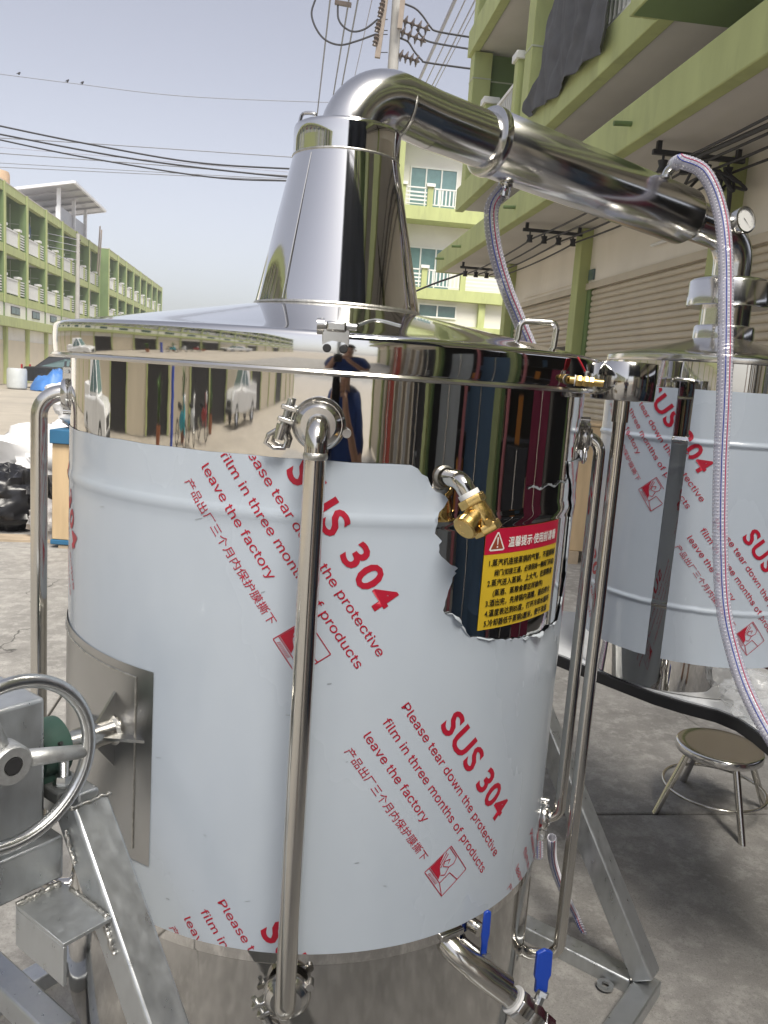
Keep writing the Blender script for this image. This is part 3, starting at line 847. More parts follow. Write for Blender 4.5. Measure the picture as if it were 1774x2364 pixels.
for i, (L, r) in enumerate(((3.58, 0.05), (3.82, 0.02), (4.05, 0.022), (4.16, 0.015))):
    wire(['pale thick cable', 'first thin pale wire', 'second thin pale wire', 'third thin pale wire'][i] + ' slanting between pole and green building', [street(L, 17.5, 10.72), street(L, 30, 10.68), street(L, 52, 10.75)], r, 'pale_wire', 'pale wires along the street')
cross = [([(-40, 262), (0, 272), (180, 309), (415, 350), (635, 365), (848, 372)], 0.022, 'black_wire', 'upper dark cable sagging'),
         ([(-40, 281), (0, 290), (300, 345), (630, 383), (848, 392)], 0.022, 'black_wire', 'middle dark cable sagging'),
         ([(-40, 292), (0, 302), (185, 340), (450, 382), (630, 391), (848, 394)], 0.02, 'black_wire', 'lowest dark cable sagging'),
         ([(-40, 296), (0, 298), (180, 309), (640, 340), (848, 352)], 0.012, 'grey_wire', 'highest thin grey wire'),
         ([(-40, 314), (0, 318), (320, 345), (630, 372), (848, 384)], 0.008, 'pale_wire', 'faint second thin wire'),
         ([(-40, 327), (0, 331), (350, 357), (630, 380), (848, 388)], 0.013, 'grey_wire', 'third thin grey wire'),
         ([(-40, 350), (0, 352), (450, 378), (630, 386), (848, 391)], 0.009, 'grey_wire', 'fourth thin grey wire'),
         ([(-40, 359), (0, 361), (500, 384), (848, 398)], 0.010, 'grey_wire', 'lowest thin grey wire')]
for P, r, mk, nm in cross:
    wire(nm + ' across the sky above the long green block', [at(x, y, PY - 0.2) for x, y in P], r, mk, 'wires crossing the street')
wire('single thin wire with three birds on it', [at(x, y, 30) for x, y in ((-60, 153), (0, 160), (150, 179), (400, 208), (735, 222), (900, 224))], 0.012, 'grey_wire', None)
for i, (x, y) in enumerate(((41, 162), (146, 178), (178, 182))):
    p = at(x, y, 30)
    b = MB().ball(p + V((0, 0, 0.045)), 0.042, 10, 7, (0.8, 1.5, 0.9)).ball(p + V((0.015, 0.05, 0.092)), 0.027, 8, 6).cyl(p + V((0, -0.045, 0.035)), p + V((-0.015, -0.14, -0.01)), 0.014, 0.009, n=6).build('bird', 'bird')
    tag(b, ['bird sitting alone near the left end of wire', 'left bird of the pair sitting on wire', 'right bird of the pair sitting on wire'][i], 'bird', 'birds on the wire')
for i, (x, y0, y1, S) in enumerate(((169, 505, 800, 50.0), (281, 655, 830, 74.0))):
    p0 = at(x, y0, S)
    lp = thing('street_pole', ['grey concrete pole in front of the long green block', 'small far pole in front of the farther green block'][i], 'pole', (p0.x, S, 0), group='poles along the far side')
    MB().cyl((p0.x, S, 0), (p0.x, S, p0.z), 0.16, 0.11, n=10).build('shaft', 'pole_concrete', lp)
    for dz in (0.35, 0.7, 1.05):
        MB().cyl((p0.x - 0.18, S, p0.z - dz), (p0.x + 0.18, S, p0.z - dz), 0.035, n=8).build('insulator', 'porcelain', lp)
    for dz in (0.35, 0.7, 1.05, 1.5):
        MB().tube(smooth_path([V((p0.x, S, p0.z - dz)), V((p0.x - 3.6, S - 14, p0.z - dz - 0.5)), V((p0.x - 6, S - 26, p0.z - dz - 0.1))], 6), 0.014, 5).build('line', 'pale_wire', lp)

# ================================================================== THE STILL
TR = 0.5
TA = V((-0.12155, 1.69565, 0))
TZ = radians(-4.1)
UR = V((cos(TZ), -sin(TZ), 0)); UF = V((-sin(TZ), -cos(TZ), 0))
def rad(th): return UF * cos(radians(th)) + UR * sin(radians(th))
def tng(th): return UR * cos(radians(th)) - UF * sin(radians(th))
def tp(th, r, z): p = TA + rad(th) * r; return V((p.x, p.y, z))
UZ = V((0, 0, 1))
still = thing('steel_still', 'big polished steel still wrapped in pale blue printed film', 'still', (TA.x, TA.y, 0))
def bead(z, zc=1.338, hw=0.015, h=0.0022):
    return h * max(0.0, cos(min(1, abs(z - zc) / hw) * pi / 2)) ** 1.3
def body_r(z): return TR + bead(z) - (0.004 if z < 0.6 else 0.0)
zs = [0.30, 0.305] + [0.33 + 0.03 * i for i in range(9)] + [0.598, 0.602] + [0.66 + 0.06 * i for i in range(11)] + [1.322 + 0.002 * i for i in range(17)] + [1.40, 1.46, 1.50, 1.53, 1.556]
prof = [(0, 0.27), (0.40, 0.275), (0.47, 0.285)] + [(body_r(z), z) for z in zs]
MB().lathe([p for p in prof if p[1] <= 0.599], 160, (TA.x, TA.y, 0)).build('lower_shell', 'steel_low', still)
upper = MB().lathe([p for p in prof if p[1] >= 0.598], 200, (TA.x, TA.y, 0)).build('body', 'steel', still)
# lid with rolled skirt, shallow cone
lp = [(0.500, 1.5535), (0.512, 1.5500), (0.522, 1.5475), (0.528, 1.5485)]
lp += [(0.5285 + 0.0030 * sin(radians(20 + 110 * i / 8)), 1.551 + 0.047 * i / 8) for i in range(9)]
r_, z_ = lp[-1]
lp += [(r_ - 0.009 * (1 - cos(a_)), z_ + 0.010 * sin(a_)) for a_ in [radians(15 * i) for i in range(1, 7)]]
lp += [(0.503, 1.6110)] + [(0.503 - 0.336 * i / 10, 1.6110 + 0.063 * (i / 10)) for i in range(1, 11)]
lid = MB().lathe(lp, 200, (TA.x, TA.y, 0)).build('lid', 'steel_lid', still, sharp=60)
MB().lathe([(0.166, 1.673), (0.1675, 1.6755), (0.1660, 1.679), (0.163, 1.679)], 96, (TA.x, TA.y, 0)).build('weld_bead', 'weld', lid)
MB().lathe([(0.527, 1.5545), (0.5325, 1.5535), (0.5345, 1.550), (0.5325, 1.5465), (0.527, 1.5455)], 160, (TA.x, TA.y, 0)).build('lid_hem', 'steel_pipe', lid)
# conical neck and collar
npf = [(0.1655, 1.674)] + [(0.1655 - 0.0615 * i / 14, 1.674 + 0.283 * i / 14) for i in range(1, 15)]
neck = MB().lathe(npf, 128, (TA.x, TA.y, 0)).build('neck_cone', 'steel_lid', still)
MB().lathe([(0.1045, 1.9555), (0.1054, 1.957), (0.1054, 1.9585), (0.1045, 1.960)], 96, (TA.x, TA.y, 0)).build('weld_bead', 'weld', neck)
MB().lathe([(0.104, 1.958), (0.104, 1.985), (0.1045, 2.006), (0.103, 2.012), (0.099, 2.0145), (0.094, 2.013), (0.071, 2.022), (0.060, 2.024)], 128, (TA.x, TA.y, 0)).build('neck_collar', 'steel_lid', still, sharp=60)
# seam down the cone
sm = rad(-40)
MB().tube([TA + rad(-38) * (0.1668 - 0.0615 * i / 10) + V((0, 0, 1.680 + 0.27 * i / 10)) for i in range(11)], 0.0012, 6).build('seam', 'steel_pipe', neck)

# vapour pipe: elbow, straight, jacketed condenser, elbow down to the second vessel
A2 = V((0.900, 2.332, 0))
PU = (A2 - TA).normalized()
PLEN = (A2 - TA).length
def pp(t, z): p = TA + PU * t; return V((p.x, p.y, z))
Z0, Z1 = 2.092, 1.990
def pz(t): return Z0 + (Z1 - Z0) * t / PLEN
corner0 = pp(0, pz(0)); endc = pp(PLEN, pz(PLEN))
el0 = [pp(0, 2.015)] + bend(pp(0, 1.9), corner0 + UZ * 0.006, endc, 0.098, 18) 
PR = 0.0575
MB().tube(el0 + [corner0.lerp(endc, 0.16)], PR, 48, cap=False).build('pipe_elbow', 'steel_tube', still, sharp=80)
pdir = (endc - corner0).normalized()
def pl(t): return corner0.lerp(endc, t / PLEN)
MB().tube([pl(0.19), pl(0.36)], PR, 48, cap=False).build('vapour_pipe', 'steel_tube', still, sharp=80)
MB().lathe([(PR, -0.0025), (PR + 0.0008, -0.001), (PR + 0.0008, 0.001), (PR, 0.0025)], 48, pl(0.118), pdir).build('weld_bead', 'weld', still)
JR = 0.069
jk = MB().lathe([(PR - 0.002, 0), (JR - 0.006, 0.0), (JR, 0.006), (JR, 0.64), (JR - 0.004, 0.646), (PR - 0.004, 0.67), (PR - 0.008, 0.672)], 64, pl(0.345), pdir).build('condenser_jacket', 'steel_tube', still, sharp=60)
rg = [(PR, -0.012), (JR - 0.002, -0.0115), (JR + 0.0028, -0.009), (JR + 0.0036, -0.004), (JR + 0.0036, 0.004), (JR + 0.0022, 0.008), (JR, 0.010)]
MB().lathe(rg, 64, pl(0.345), pdir).build('jacket_flange', 'clamp', jk, sharp=50)
PR2 = 0.050
MB().tube([pl(0.99), pl(1.05)] + bend(pl(1.0), endc, endc - UZ * 0.2, 0.085, 12) + [endc - UZ * 0.135], PR2, 40, cap=False).build('down_elbow', 'steel_tube', still, sharp=80)
# water stubs on the jacket
st0 = pl(0.405)
sdir = (V((0, 0, -1)) - pdir * V((0, 0, -1)).dot(pdir)).normalized()
MB().cyl(st0 + sdir * 0.06, st0 + sdir * 0.100 , 0.0135, n=24).lathe([(0.0135, 0), (0.016, 0.004), (0.016, 0.01), (0.0135, 0.014)], 24, st0 + sdir * 0.066, sdir).build('water_stub', 'clamp', jk)
udir = -sdir
st1 = pl(0.90)
stub_out = [st1 + udir * 0.06, st1 + udir * 0.085, st1 + udir * 0.10 + pdir * 0.012 - V((0.0, 0.02, 0)), st1 + udir * 0.108 + pdir * 0.045 - V((0, 0.05, 0))]
MB().tube(smooth_path(stub_out, 6), 0.0125, 20).build('water_stub', 'clamp', jk)

# protective film, torn open on the right
NOTCH = [(14.0, 1.424), (15.3, 1.419), (16.1, 1.411), (17.2, 1.407), (17.9, 1.395), (19.0, 1.385), (20.9, 1.379), (21.6, 1.372), (20.7, 1.361), (20.0, 1.353), (19.7, 1.344), (19.5, 1.327), (19.5, 1.32), (20.4, 1.313), (21.0, 1.308), (20.5, 1.302), (20.6, 1.29), (21.1, 1.284), (22.2, 1.277), (23.4, 1.269), (24.8, 1.264), (24.1, 1.259), (24.6, 1.256), (23.9, 1.25), (23.8, 1.241), (23.2, 1.229), (22.7, 1.212), (22.4, 1.197), (22.9, 1.191), (24.1, 1.19), (25.3, 1.182), (26.2, 1.172), (27.0, 1.169), (28.0, 1.156), (28.9, 1.148), (32.2, 1.143), (38.2, 1.132), (44.0, 1.127), (49.4, 1.121), (53.6, 1.123), (55.5, 1.128), (58.6, 1.124), (62.2, 1.125), (63.7, 1.148), (65.3, 1.196), (64.3, 1.267), (64.0, 1.318), (62.5, 1.366), (61.6, 1.381), (60.2, 1.392), (58.5, 1.402), (57.5, 1.424)]
D2R = pi / 180
ND = []
nn_ = [(t * D2R * TR, z) for t, z in NOTCH]
random.seed(3)
for i, (a, b) in enumerate(zip(nn_, nn_[1:])):
    ND.append(a)
    Ln = hypot(b[0] - a[0], b[1] - a[1]); k = max(1, int(Ln / 0.006))
    for j in range(1, k):
        f = j / k
        jit = 0.0012 if 3 < i < 50 else 0
        ND.append((a[0] + (b[0] - a[0]) * f + random.uniform(-jit, jit), a[1] + (b[1] - a[1]) * f + random.uniform(-jit, jit)))
ND.append(nn_[-1])
FT, FB, SE = 1.424, 0.622, 1.5705
outer = []
n = 200
for i in range(n): outer.append((-SE + 2 * SE * i / n, FB))
for i in range(26): outer.append((SE, FB + (FT - FB) * i / 26))
x0, x1 = SE, ND[-1][0]
for i in range(34): outer.append((x0 + (x1 - x0) * i / 34, FT))
outer += ND[::-1]
x0, x1 = ND[0][0], -SE
for i in range(1, 56): outer.append((x0 + (x1 - x0) * i / 56, FT + 0.0006 * sin(i * 1.7)))
for i in range(26): outer.append((-SE, FT - (FT - FB) * i / 26))
def in_poly(p, poly):
    c_ = False; j = len(poly) - 1
    for i in range(len(poly)):
        if (poly[i][1] > p[1]) != (poly[j][1] > p[1]) and p[0] < (poly[j][0] - poly[i][0]) * (p[1] - poly[i][1]) / (poly[j][1] - poly[i][1]) + poly[i][0]: c_ = not c_
        j = i
    return c_
npoly = ND
inner = []
zr = [FB + 0.01 + 0.02 * i for i in range(35)] + [1.326 + 0.003 * i for i in range(9)] + [1.37, 1.40]
for z in zr:
    for i in range(n):
        p = (-SE + 2 * SE * (i + 0.5) / n, z)
        if not in_poly(p, npoly): inner.append(p)
pts = [V(p) for p in outer + inner]
edges = [(i, (i + 1) % len(outer)) for i in range(len(outer))]
res = delaunay_2d_cdt(pts, edges, [], 1, 1e-6)
fv, ff = res[0], res[2]
def near_notch(p):
    return min(hypot(p[0] - a, p[1] - b) for a, b in ND) if 0.08 < p[0] < 0.62 and p[1] > 1.08 else 9
def sp(s_, z, r=None):               # unrolled tank coordinates to space
    return tp(degrees(s_ / TR), (r if r else body_r(z)), z)
mb = MB()
vv = []
for p in fv:
    r = body_r(p[1]) + 0.0012
    dn = near_notch(p)
    if dn < 0.004: r += 0.0012 + 0.0035 * max(0, noise.noise(V((p[0] * 60, p[1] * 60, 0.3))))
    if 0.01 < p[0] < 0.12 and p[1] > 1.39: r += 0.0025 * (p[1] - 1.39) / 0.03
    r += 0.0009 * max(0, noise.noise(V((p[0] * 9, p[1] * 3.2, 1.1)))) + 0.0006 * max(0, noise.noise(V((p[0] * 30, p[1] * 7, 4.1))))
    vv.append(sp(p[0], p[1], r))
mb.add(vv, ff)
film = mb.build('protective_film', 'film', still, sharp=180)
# lifted ragged lip along the tear
mb = MB(); vs = []; fs = []
for i, p in enumerate(ND):
    k = noise.noise(V((p[0] * 45, p[1] * 45, 2.2)))
    h = 0.0009 + 0.006 * max(0, k)
    a = ND[max(0, i - 1)]; b = ND[min(len(ND) - 1, i + 1)]
    tx, tz = b[0] - a[0], b[1] - a[1]; l_ = hypot(tx, tz) or 1
    ox, oz = tz / l_, -tx / l_           # into the film
    vs += [sp(p[0], p[1], TR + 0.0016 + bead(p[1])), sp(p[0] + ox * h, p[1] + oz * h, TR + 0.0030 + h * 0.55 + bead(p[1]))]
fs = [(2 * i, 2 * i + 2, 2 * i + 3, 2 * i + 1) for i in range(len(ND) - 1) if noise.noise(V((ND[i][0] * 45, ND[i][1] * 45, 2.2))) > 0.02]
mb.add(vs, fs).build('torn_lip', 'film_edge', film, sharp=180, solid=0.0005)
for i0, wdt, ln, cu in ((40, 6, 0.012, 0.0045), (72, 8, 0.013, 0.005)):
    if i0 + wdt >= len(ND): continue
    vs = []; nst = 8
    for j in range(wdt + 1):
        p = ND[i0 + j]; a = ND[i0 + j - 1]; b = ND[i0 + j + 1]
        tx, tz = b[0] - a[0], b[1] - a[1]; l_ = hypot(tx, tz) or 1; ox, oz = tz / l_, -tx / l_
        tap = sin(pi * (j + 0.15) / (wdt + 0.3))
        for k in range(nst + 1):
            an = pi * 1.15 * k / nst * (0.35 + 0.65 * tap); d_ = cu * (sin(an) - 0.0) * tap; hgt = cu * (1 - cos(an)) * (0.3 + 0.7 * tap)
            vs.append(sp(p[0] - ox * d_ * 0.9, p[1] - oz * d_ * 0.9, TR + 0.0022 + bead(p[1]) + hgt))
    m_ = nst + 1
    MB().add(vs, [(j * m_ + k, (j + 1) * m_ + k, (j + 1) * m_ + k + 1, j * m_ + k + 1) for j in range(wdt) for k in range(nst)]).build('film_curl', 'film_edge', film, sharp=180)
# the thin torn strip that stayed behind across the bare steel
mb = MB(); vs = []
for i in range(41):
    s_ = (41 + 18.5 * i / 40) * D2R * TR
    zc = 1.386 + 0.003 * sin(i * 0.5) + 0.006 * (i / 40) ** 2; h = 0.0016 + 0.0016 * abs(noise.noise(V((i * 0.6, 0, 5))))
    vs += [sp(s_, zc - h, TR + 0.001), sp(s_, zc + h * (0.6 if i % 3 else 1.5), TR + 0.0022)]
mb.add(vs, [(2 * i, 2 * i + 2, 2 * i + 3, 2 * i + 1) for i in range(40)]).build('film_scrap', 'film_edge', film, sharp=180)

# --- printing on the film
TXA = radians(-54.5)
CU, SU = cos(TXA), sin(TXA)
def place2d(bm, s0, z0, ca, sa, cut=0.010):
    for v in bm.verts:
        u, t = v.co.x, v.co.y
        v.co = V((s0 + u * ca - t * sa, z0 + u * sa + t * ca, v.co.z))
    xs = [v.co.x for v in bm.verts]
    if not xs: return
    x = min(xs) + cut
    while x < max(xs):
        bmesh.ops.bisect_plane(bm, geom=bm.verts[:] + bm.edges[:] + bm.faces[:], plane_co=(x, 0, 0), plane_no=(1, 0, 0)); x += cut
def block_bm():
    out = bmesh.new()
    def join(b, u, v):
        mp = {k: out.verts.new((k.co.x + u, k.co.y + v, 0)) for k in b.verts}
        for f in b.faces:
            try: out.faces.new([mp[k] for k in f.verts])
            except ValueError: pass
        b.free()
    join(text_mesh('Please tear down the protective', 0.0277, 0.004, 0.391), 0.0, 0.0)
    join(text_mesh('film in three months of products', 0.0277, 0.004, 0.386), 0.0014, -0.0374)
    join(text_mesh('leave the factory', 0.0277, 0.004, 0.197), 0.0024, -0.0739)
    join(text_mesh('产品出厂三个月内保护膜撕下', 0.0172, 0.0, 0.252), 0.0064, -0.1107)
    join(text_mesh('SUS 304', 0.060, 0.026, 0.258, 1.12, True), 0.0726, 0.0356)
    # little picture of a hand peeling film, drawn in outline
    u0, v0, w_, h_ = 0.2788, -0.118, 0.066, 0.061
    def poly(P):
        vs = [out.verts.new((u0 + a * w_, v0 + b * h_, 0)) for a, b in P]
        out.faces.new(vs)
    def line(a, b, t=0.012):
        d = V((b[0] - a[0], b[1] - a[1])); 
        if d.length == 0: return
        d.normalize(); nrm = V((-d.y, d.x)) * t
        poly([(a[0] - nrm.x, a[1] - nrm.y), (b[0] - nrm.x, b[1] - nrm.y), (b[0] + nrm.x, b[1] + nrm.y), (a[0] + nrm.x, a[1] + nrm.y)])
    for a, b in (((0, 0), (1, 0)), ((1, 0), (1, 1)), ((1, 1), (0, 1)), ((0, 1), (0, 0)), ((0, 0.16), (0.62, 0.16)), ((0.62, 0.16), (1, 0)), ((0.62, 0.16), (0.62, 0.55)),
                 ((0.62, 0.55), (1.0, 0.62)), ((0.02, 0.95), (0.42, 0.95)), ((0.42, 0.95), (0.5, 0.8)), ((0.5, 0.8), (0.46, 0.62)), ((0.46, 0.62), (0.3, 0.5)), ((0.3, 0.5), (0.22, 0.62)), ((0.22, 0.62), (0.3, 0.78)),
                 ((0.3, 0.78), (0.36, 0.66)), ((0.05, 0.8), (0.2, 0.45)), ((0.12, 0.82), (0.27, 0.42)), ((0.46, 0.62), (0.55, 0.4)), ((0.55, 0.4), (0.45, 0.3))):
        line(a, b)
    poly([(0.02, 0.19), (0.5, 0.19), (0.42, 0.32), (0.26, 0.4), (0.14, 0.5), (0.02, 0.72)])
    for i in range(9):
        line((0.12 + i * 0.05, 0.03), (0.15 + i * 0.05, 0.12), 0.008)
    return out
BLK = block_bm()
def print_block(ds, dz, R, zlo, zhi, mapf, parent, ca=CU, sa=SU, o=(0.1367, 1.0424), keep=None):
    bm = BLK.copy()
    place2d(bm, o[0] + ds, o[1] + dz, ca, sa)
    for zc, sg in ((zhi, 1), (zlo, -1)):
        bmesh.ops.bisect_plane(bm, geom=bm.verts[:] + bm.edges[:] + bm.faces[:], plane_co=(0, zc, 0), plane_no=(0, sg, 0), clear_outer=True)
    if keep:
        bad = [f for f in bm.faces if not keep(f.calc_center_median())]
        bmesh.ops.delete(bm, geom=bad, context='FACES')
    if not bm.faces: bm.free(); return None
    bmesh.ops.triangulate(bm, faces=bm.faces[:])
    idx = {v: i for i, v in enumerate(bm.verts)}
    mb = MB().add([mapf(v.co.x, v.co.y) for v in bm.verts], [[idx[v] for v in f.verts] for f in bm.faces])
    bm.free()
    return stuff(mb.build('printed_text', 'red_ink', parent, sharp=180))
def print_r(s_, z):                  # the print follows every ripple of the film
    return body_r(z) + 0.0020 + 0.0009 * max(0, noise.noise(V((s_ * 9, z * 3.2, 1.1)))) + 0.0006 * max(0, noise.noise(V((s_ * 30, z * 7, 4.1))))
notch_poly = ND
keepf = lambda c_: not in_poly((c_.x, c_.y), notch_poly) and not (c_.y > FT) and not (0.722 < c_.y < 1.065 and -89 < degrees(c_.x / TR) < -30.5)
for ds, dz in ((0, 0), (-0.2705, 0.4015), (-0.275, -0.344), (-0.654, 0.008), (-0.905, 0.41), (0.369, -0.336), (0.640, -0.006), (-0.929, -0.336), (0.375, 0.395)):
    print_block(ds, dz, TR, FB + 0.001, FT - 0.001, lambda s_, z: sp(s_, z, print_r(s_, z)), film, keep=keepf)
# scuffs and nicks on the film
random.seed(11)
mb = MB()
for i in range(20):
    s_ = random.uniform(-0.45, 0.45); z = random.uniform(0.66, 1.32); l_ = random.uniform(0.002, 0.012); a = random.uniform(-0.5, 0.5)
    if in_poly((s_, z), ND): continue
    w_ = random.uniform(0.0003, 0.0007)
    rr = print_r(s_, z) + 0.0001
    mb.add([sp(s_, z - w_, rr), sp(s_ + l_, z + a * l_ - w_, rr), sp(s_ + l_, z + a * l_ + w_, rr), sp(s_, z + w_, rr)], [(0, 1, 2, 3)])
stuff(mb.build('scuff_marks', 'scuff', film))

# --- warning sticker on the bare steel
def sgrid(t0, t1, z0, z1, r, nu=24):
    return MB().grid(lambda a, b: tp(t0 + (t1 - t0) * a, r, z0 + (z1 - z0) * b), nu, 2)
S0_, S1_, SZ0, SZ1 = 30.6, 55.2, 1.156, 1.3235
stk = sgrid(S0_, S1_, SZ0, SZ1, TR + 0.0009).build('warning_sticker', 'sticker_yellow', still)
sgrid(S0_, S1_, SZ1 - 0.042, SZ1, TR + 0.0012).build('sticker_header', 'sticker_red', stk)
def stext(body, u, v, size, width, mk, bold=0.02):
    bm = text_mesh(body, size, bold, width)
    place2d(bm, S0_ * D2R * TR + u, SZ1 - v, 1, 0, 0.012)
    bmesh.ops.triangulate(bm, faces=bm.faces[:])
    idx = {k: i for i, k in enumerate(bm.verts)}
    mb = MB().add([sp(k.co.x, k.co.y, TR + 0.0019 + k.co.z) for k in bm.verts], [[idx[k] for k in f.verts] for f in bm.faces]); bm.free()
    return mb.build('sticker_text', mk, stk, sharp=180)
stext('温馨提示·使用前请看', 0.052, 0.031, 0.0185, 0.150, 'sticker_white', 0.035)
for i, (t_, u, w_, sz) in enumerate((('1.蒸汽机连接蒸锅的气管，不能卸掉', 0.012, 0.196, 0.0125), ('阀门(如接三通，必须保持一侧阀门开启)', 0.026, 0.182, 0.0115), ('2.蒸汽进入蒸锅，上大气，在卸粮食', 0.012, 0.192, 0.0125),
        ('(蒸酒、蒸粮食都这样操作)', 0.026, 0.142, 0.012), ('3.酒出完，先排锅内酒糟，最后停火', 0.012, 0.190, 0.0125), ('4.温度表达到85度，打开冷却水循环', 0.012, 0.190, 0.0125), ('5.冷却器低于蒸锅5厘米，便于流酒', 0.012, 0.184, 0.0125))):
    stext(t_, u, 0.0605 + i * 0.0168, sz, w_, 'sticker_black', 0.03)
def spoly(P, mk, r): 
    bm = bmesh.new(); bm.faces.new([bm.verts.new((a, b, 0)) for a, b in P])
    place2d(bm, S0_ * D2R * TR, SZ1 - 0.042, 1, 0, 0.01); bmesh.ops.triangulate(bm, faces=bm.faces[:])
    idx = {k: i for i, k in enumerate(bm.verts)}
    mb = MB().add([sp(k.co.x, k.co.y, TR + r) for k in bm.verts], [[idx[k] for k in f.verts] for f in bm.faces]); bm.free()
    return mb.build('warning_triangle', mk, stk, sharp=180)
spoly([(0.009, 0.008), (0.012, 0.0055), (0.041, 0.0055), (0.044, 0.008), (0.0285, 0.036), (0.0245, 0.036)], 'sticker_white', 0.0015)
spoly([(0.0125, 0.0085), (0.0405, 0.0085), (0.0272, 0.033), (0.0258, 0.033)], 'sticker_brown', 0.0018)
spoly([(0.0256, 0.0155), (0.0274, 0.0155), (0.0282, 0.028), (0.0248, 0.028)], 'sticker_white', 0.0022)
spoly([(0.025, 0.0105), (0.028, 0.0105), (0.028, 0.0135), (0.025, 0.0135)], 'sticker_white', 0.0022)

# --- tri clamp unions
def tri_clamp(c_, ax, r, par, nut, name='clamp', s_=1.0):
    ax = V(ax).normalized(); c_ = V(c_)
    cl_ = MB().lathe([(r * 0.62, -0.010 * s_), (r, -0.011 * s_), (r + 0.004 * s_, -0.006 * s_), (r + 0.005 * s_, 0), (r + 0.004 * s_, 0.006 * s_), (r, 0.011 * s_), (r * 0.62, 0.010 * s_)], 48, c_, ax).build(name, 'clamp', par, sharp=50)
    nd = V(nut).normalized(); nd = (nd - ax * nd.dot(ax)).normalized(); side = ax.cross(nd)
    if side.z < -0.2 or (abs(side.z) <= 0.2 and side.x < 0): side = -side
    ep = c_ + nd * (r + 0.012 * s_)
    # two lugs, a swing bolt and the wing nut
    MB().box(ep + side * 0.009 * s_, (0.024 * s_, 0.007 * s_, 0.018 * s_), (nd, side, ax)).box(ep - side * 0.009 * s_, (0.024 * s_, 0.007 * s_, 0.018 * s_), (nd, side, ax)).build('clamp_lug', 'clamp', cl_, bevel=0.0015)
    MB().cyl(ep + side * 0.022 * s_ + nd * 0.003, ep - side * 0.036 * s_ + nd * 0.003, 0.0038 * s_, n=10).build('clamp_bolt', 'zinc', cl_)
    wn = ep - side * 0.026 * s_ + nd * 0.003
    w_ = MB().cyl(wn + side * 0.010 * s_, wn - side * 0.012 * s_, 0.0085 * s_, 0.0075 * s_, n=14)
    w_.tube([wn + nd * 0.006 * s_, wn + nd * 0.015 * s_ - side * 0.010 * s_, wn + nd * 0.016 * s_ - side * 0.022 * s_, wn + nd * 0.002 - side * 0.026 * s_, wn - nd * 0.012 * s_ - side * 0.022 * s_, wn - nd * 0.012 * s_ - side * 0.010 * s_, wn - nd * 0.004 * s_], 0.0034 * s_, 8)
    w_.build('wing_nut', 'clamp', cl_, sharp=60)
    hp = c_ - nd * (r + 0.008 * s_)
    MB().cyl(hp + ax * 0.009 * s_, hp - ax * 0.009 * s_, 0.0065 * s_, n=12).build('hinge', 'clamp', cl_)
    return cl_

# --- front sight pipe with its two unions
PRM = 0.0158
thm, rm = -1.9, 0.565
top = tp(thm, rm, 1.477); bot = tp(thm, rm, 0.585)
MB().tube([tp(thm, 0.527, 1.477)] + bend(tp(thm, 0.52, 1.477), top, tp(thm, rm, 1.2), 0.030, 10) + [tp(thm, rm, 1.42), tp(thm, rm, 1.0)] + bend(tp(thm, rm, 1.0), tp(thm, rm, 0.560), tp(thm, 0.5, 0.560), 0.030, 10) + [tp(thm, 0.522, 0.560)], PRM, 24).build('sight_pipe', 'steel_pipe', still, sharp=80)
MB().lathe([(PRM, -0.005), (PRM + 0.0016, -0.002), (PRM + 0.0016, 0.002), (PRM, 0.005)], 24, tp(thm, rm, 1.436)).build('weld_bead', 'weld', still)
for z in (1.477, 0.560):
    c_ = tp(thm, 0.516, z)
    MB().cyl(tp(thm, 0.495, z), tp(thm, 0.525, z), 0.020, n=24).lathe([(0.0158, 0.0), (0.025, 0.0), (0.0325, -0.006), (0.034, -0.009)], 32, tp(thm, 0.534, z), rad(thm)).build('ferrule', 'clamp', still)
    tri_clamp(c_, rad(thm), 0.034, still, -tng(thm) + UZ * (0.25 if z > 1 else -0.6))
# --- side pipe on the left
thl = -80.5; rl_ = 0.552
MB().tube([tp(thl, 0.49, 1.478)] + bend(tp(thl, 0.45, 1.478), tp(thl, rl_ + 0.008, 1.478), tp(thl, rl_ + 0.008, 1.0), 0.045, 10) + [tp(thl, rl_ + 0.008, 0.9)] + bend(tp(thl, rl_ + 0.008, 0.9), tp(thl, rl_ + 0.008, 0.45), tp(thl, 0.4, 0.45), 0.045, 10) + [tp(thl, 0.49, 0.45)], 0.0155, 24).build('side_pipe', 'steel_pipe', still, sharp=80)
tri_clamp(tp(thl, 0.508, 1.478), rad(thl), 0.026, still, UZ)
# --- filling cup and its long pipe on the right
cpx = V((0.4275, 1.55, 0))
def cz(z, dx=0.0): return V((cpx.x + dx, cpx.y, z))
MB().lathe([(0.0, 1.537), (0.0565, 1.537), (0.059, 1.5395), (0.059, 1.605), (0.0575, 1.6065), (0.056, 1.605), (0.056, 1.543), (0, 1.543)], 64, (cpx.x, cpx.y, 0)).build('filling_cup', 'cup_steel', still, sharp=50)
lnk = (V((TA.x, TA.y, 0)) - cpx).normalized()
MB().cyl(cz(1.590) + lnk * 0.050, cz(1.590) + lnk * 0.075, 0.012, n=16).build('cup_link', 'steel_pipe', still)
MB().cyl(cz(1.537), cz(1.497), 0.0155, n=24).build('cup_sleeve', 'steel_pipe', still)
ub = V((0.341, 1.548, 0))
MB().tube([cz(1.498), cz(1.0), cz(0.55)] + bend(cz(0.55), cz(0.385), V((ub.x, ub.y, 0.388)), 0.030, 8) + bend(cz(0.388), V((ub.x, ub.y, 0.388)), V((ub.x, ub.y, 0.6)), 0.030, 8) + [V((ub.x, ub.y, 0.56))] + [V((ub.x - 0.02, ub.y + 0.02, 0.60))], 0.0122, 22).build('filling_pipe', 'steel_pipe', still, sharp=80)
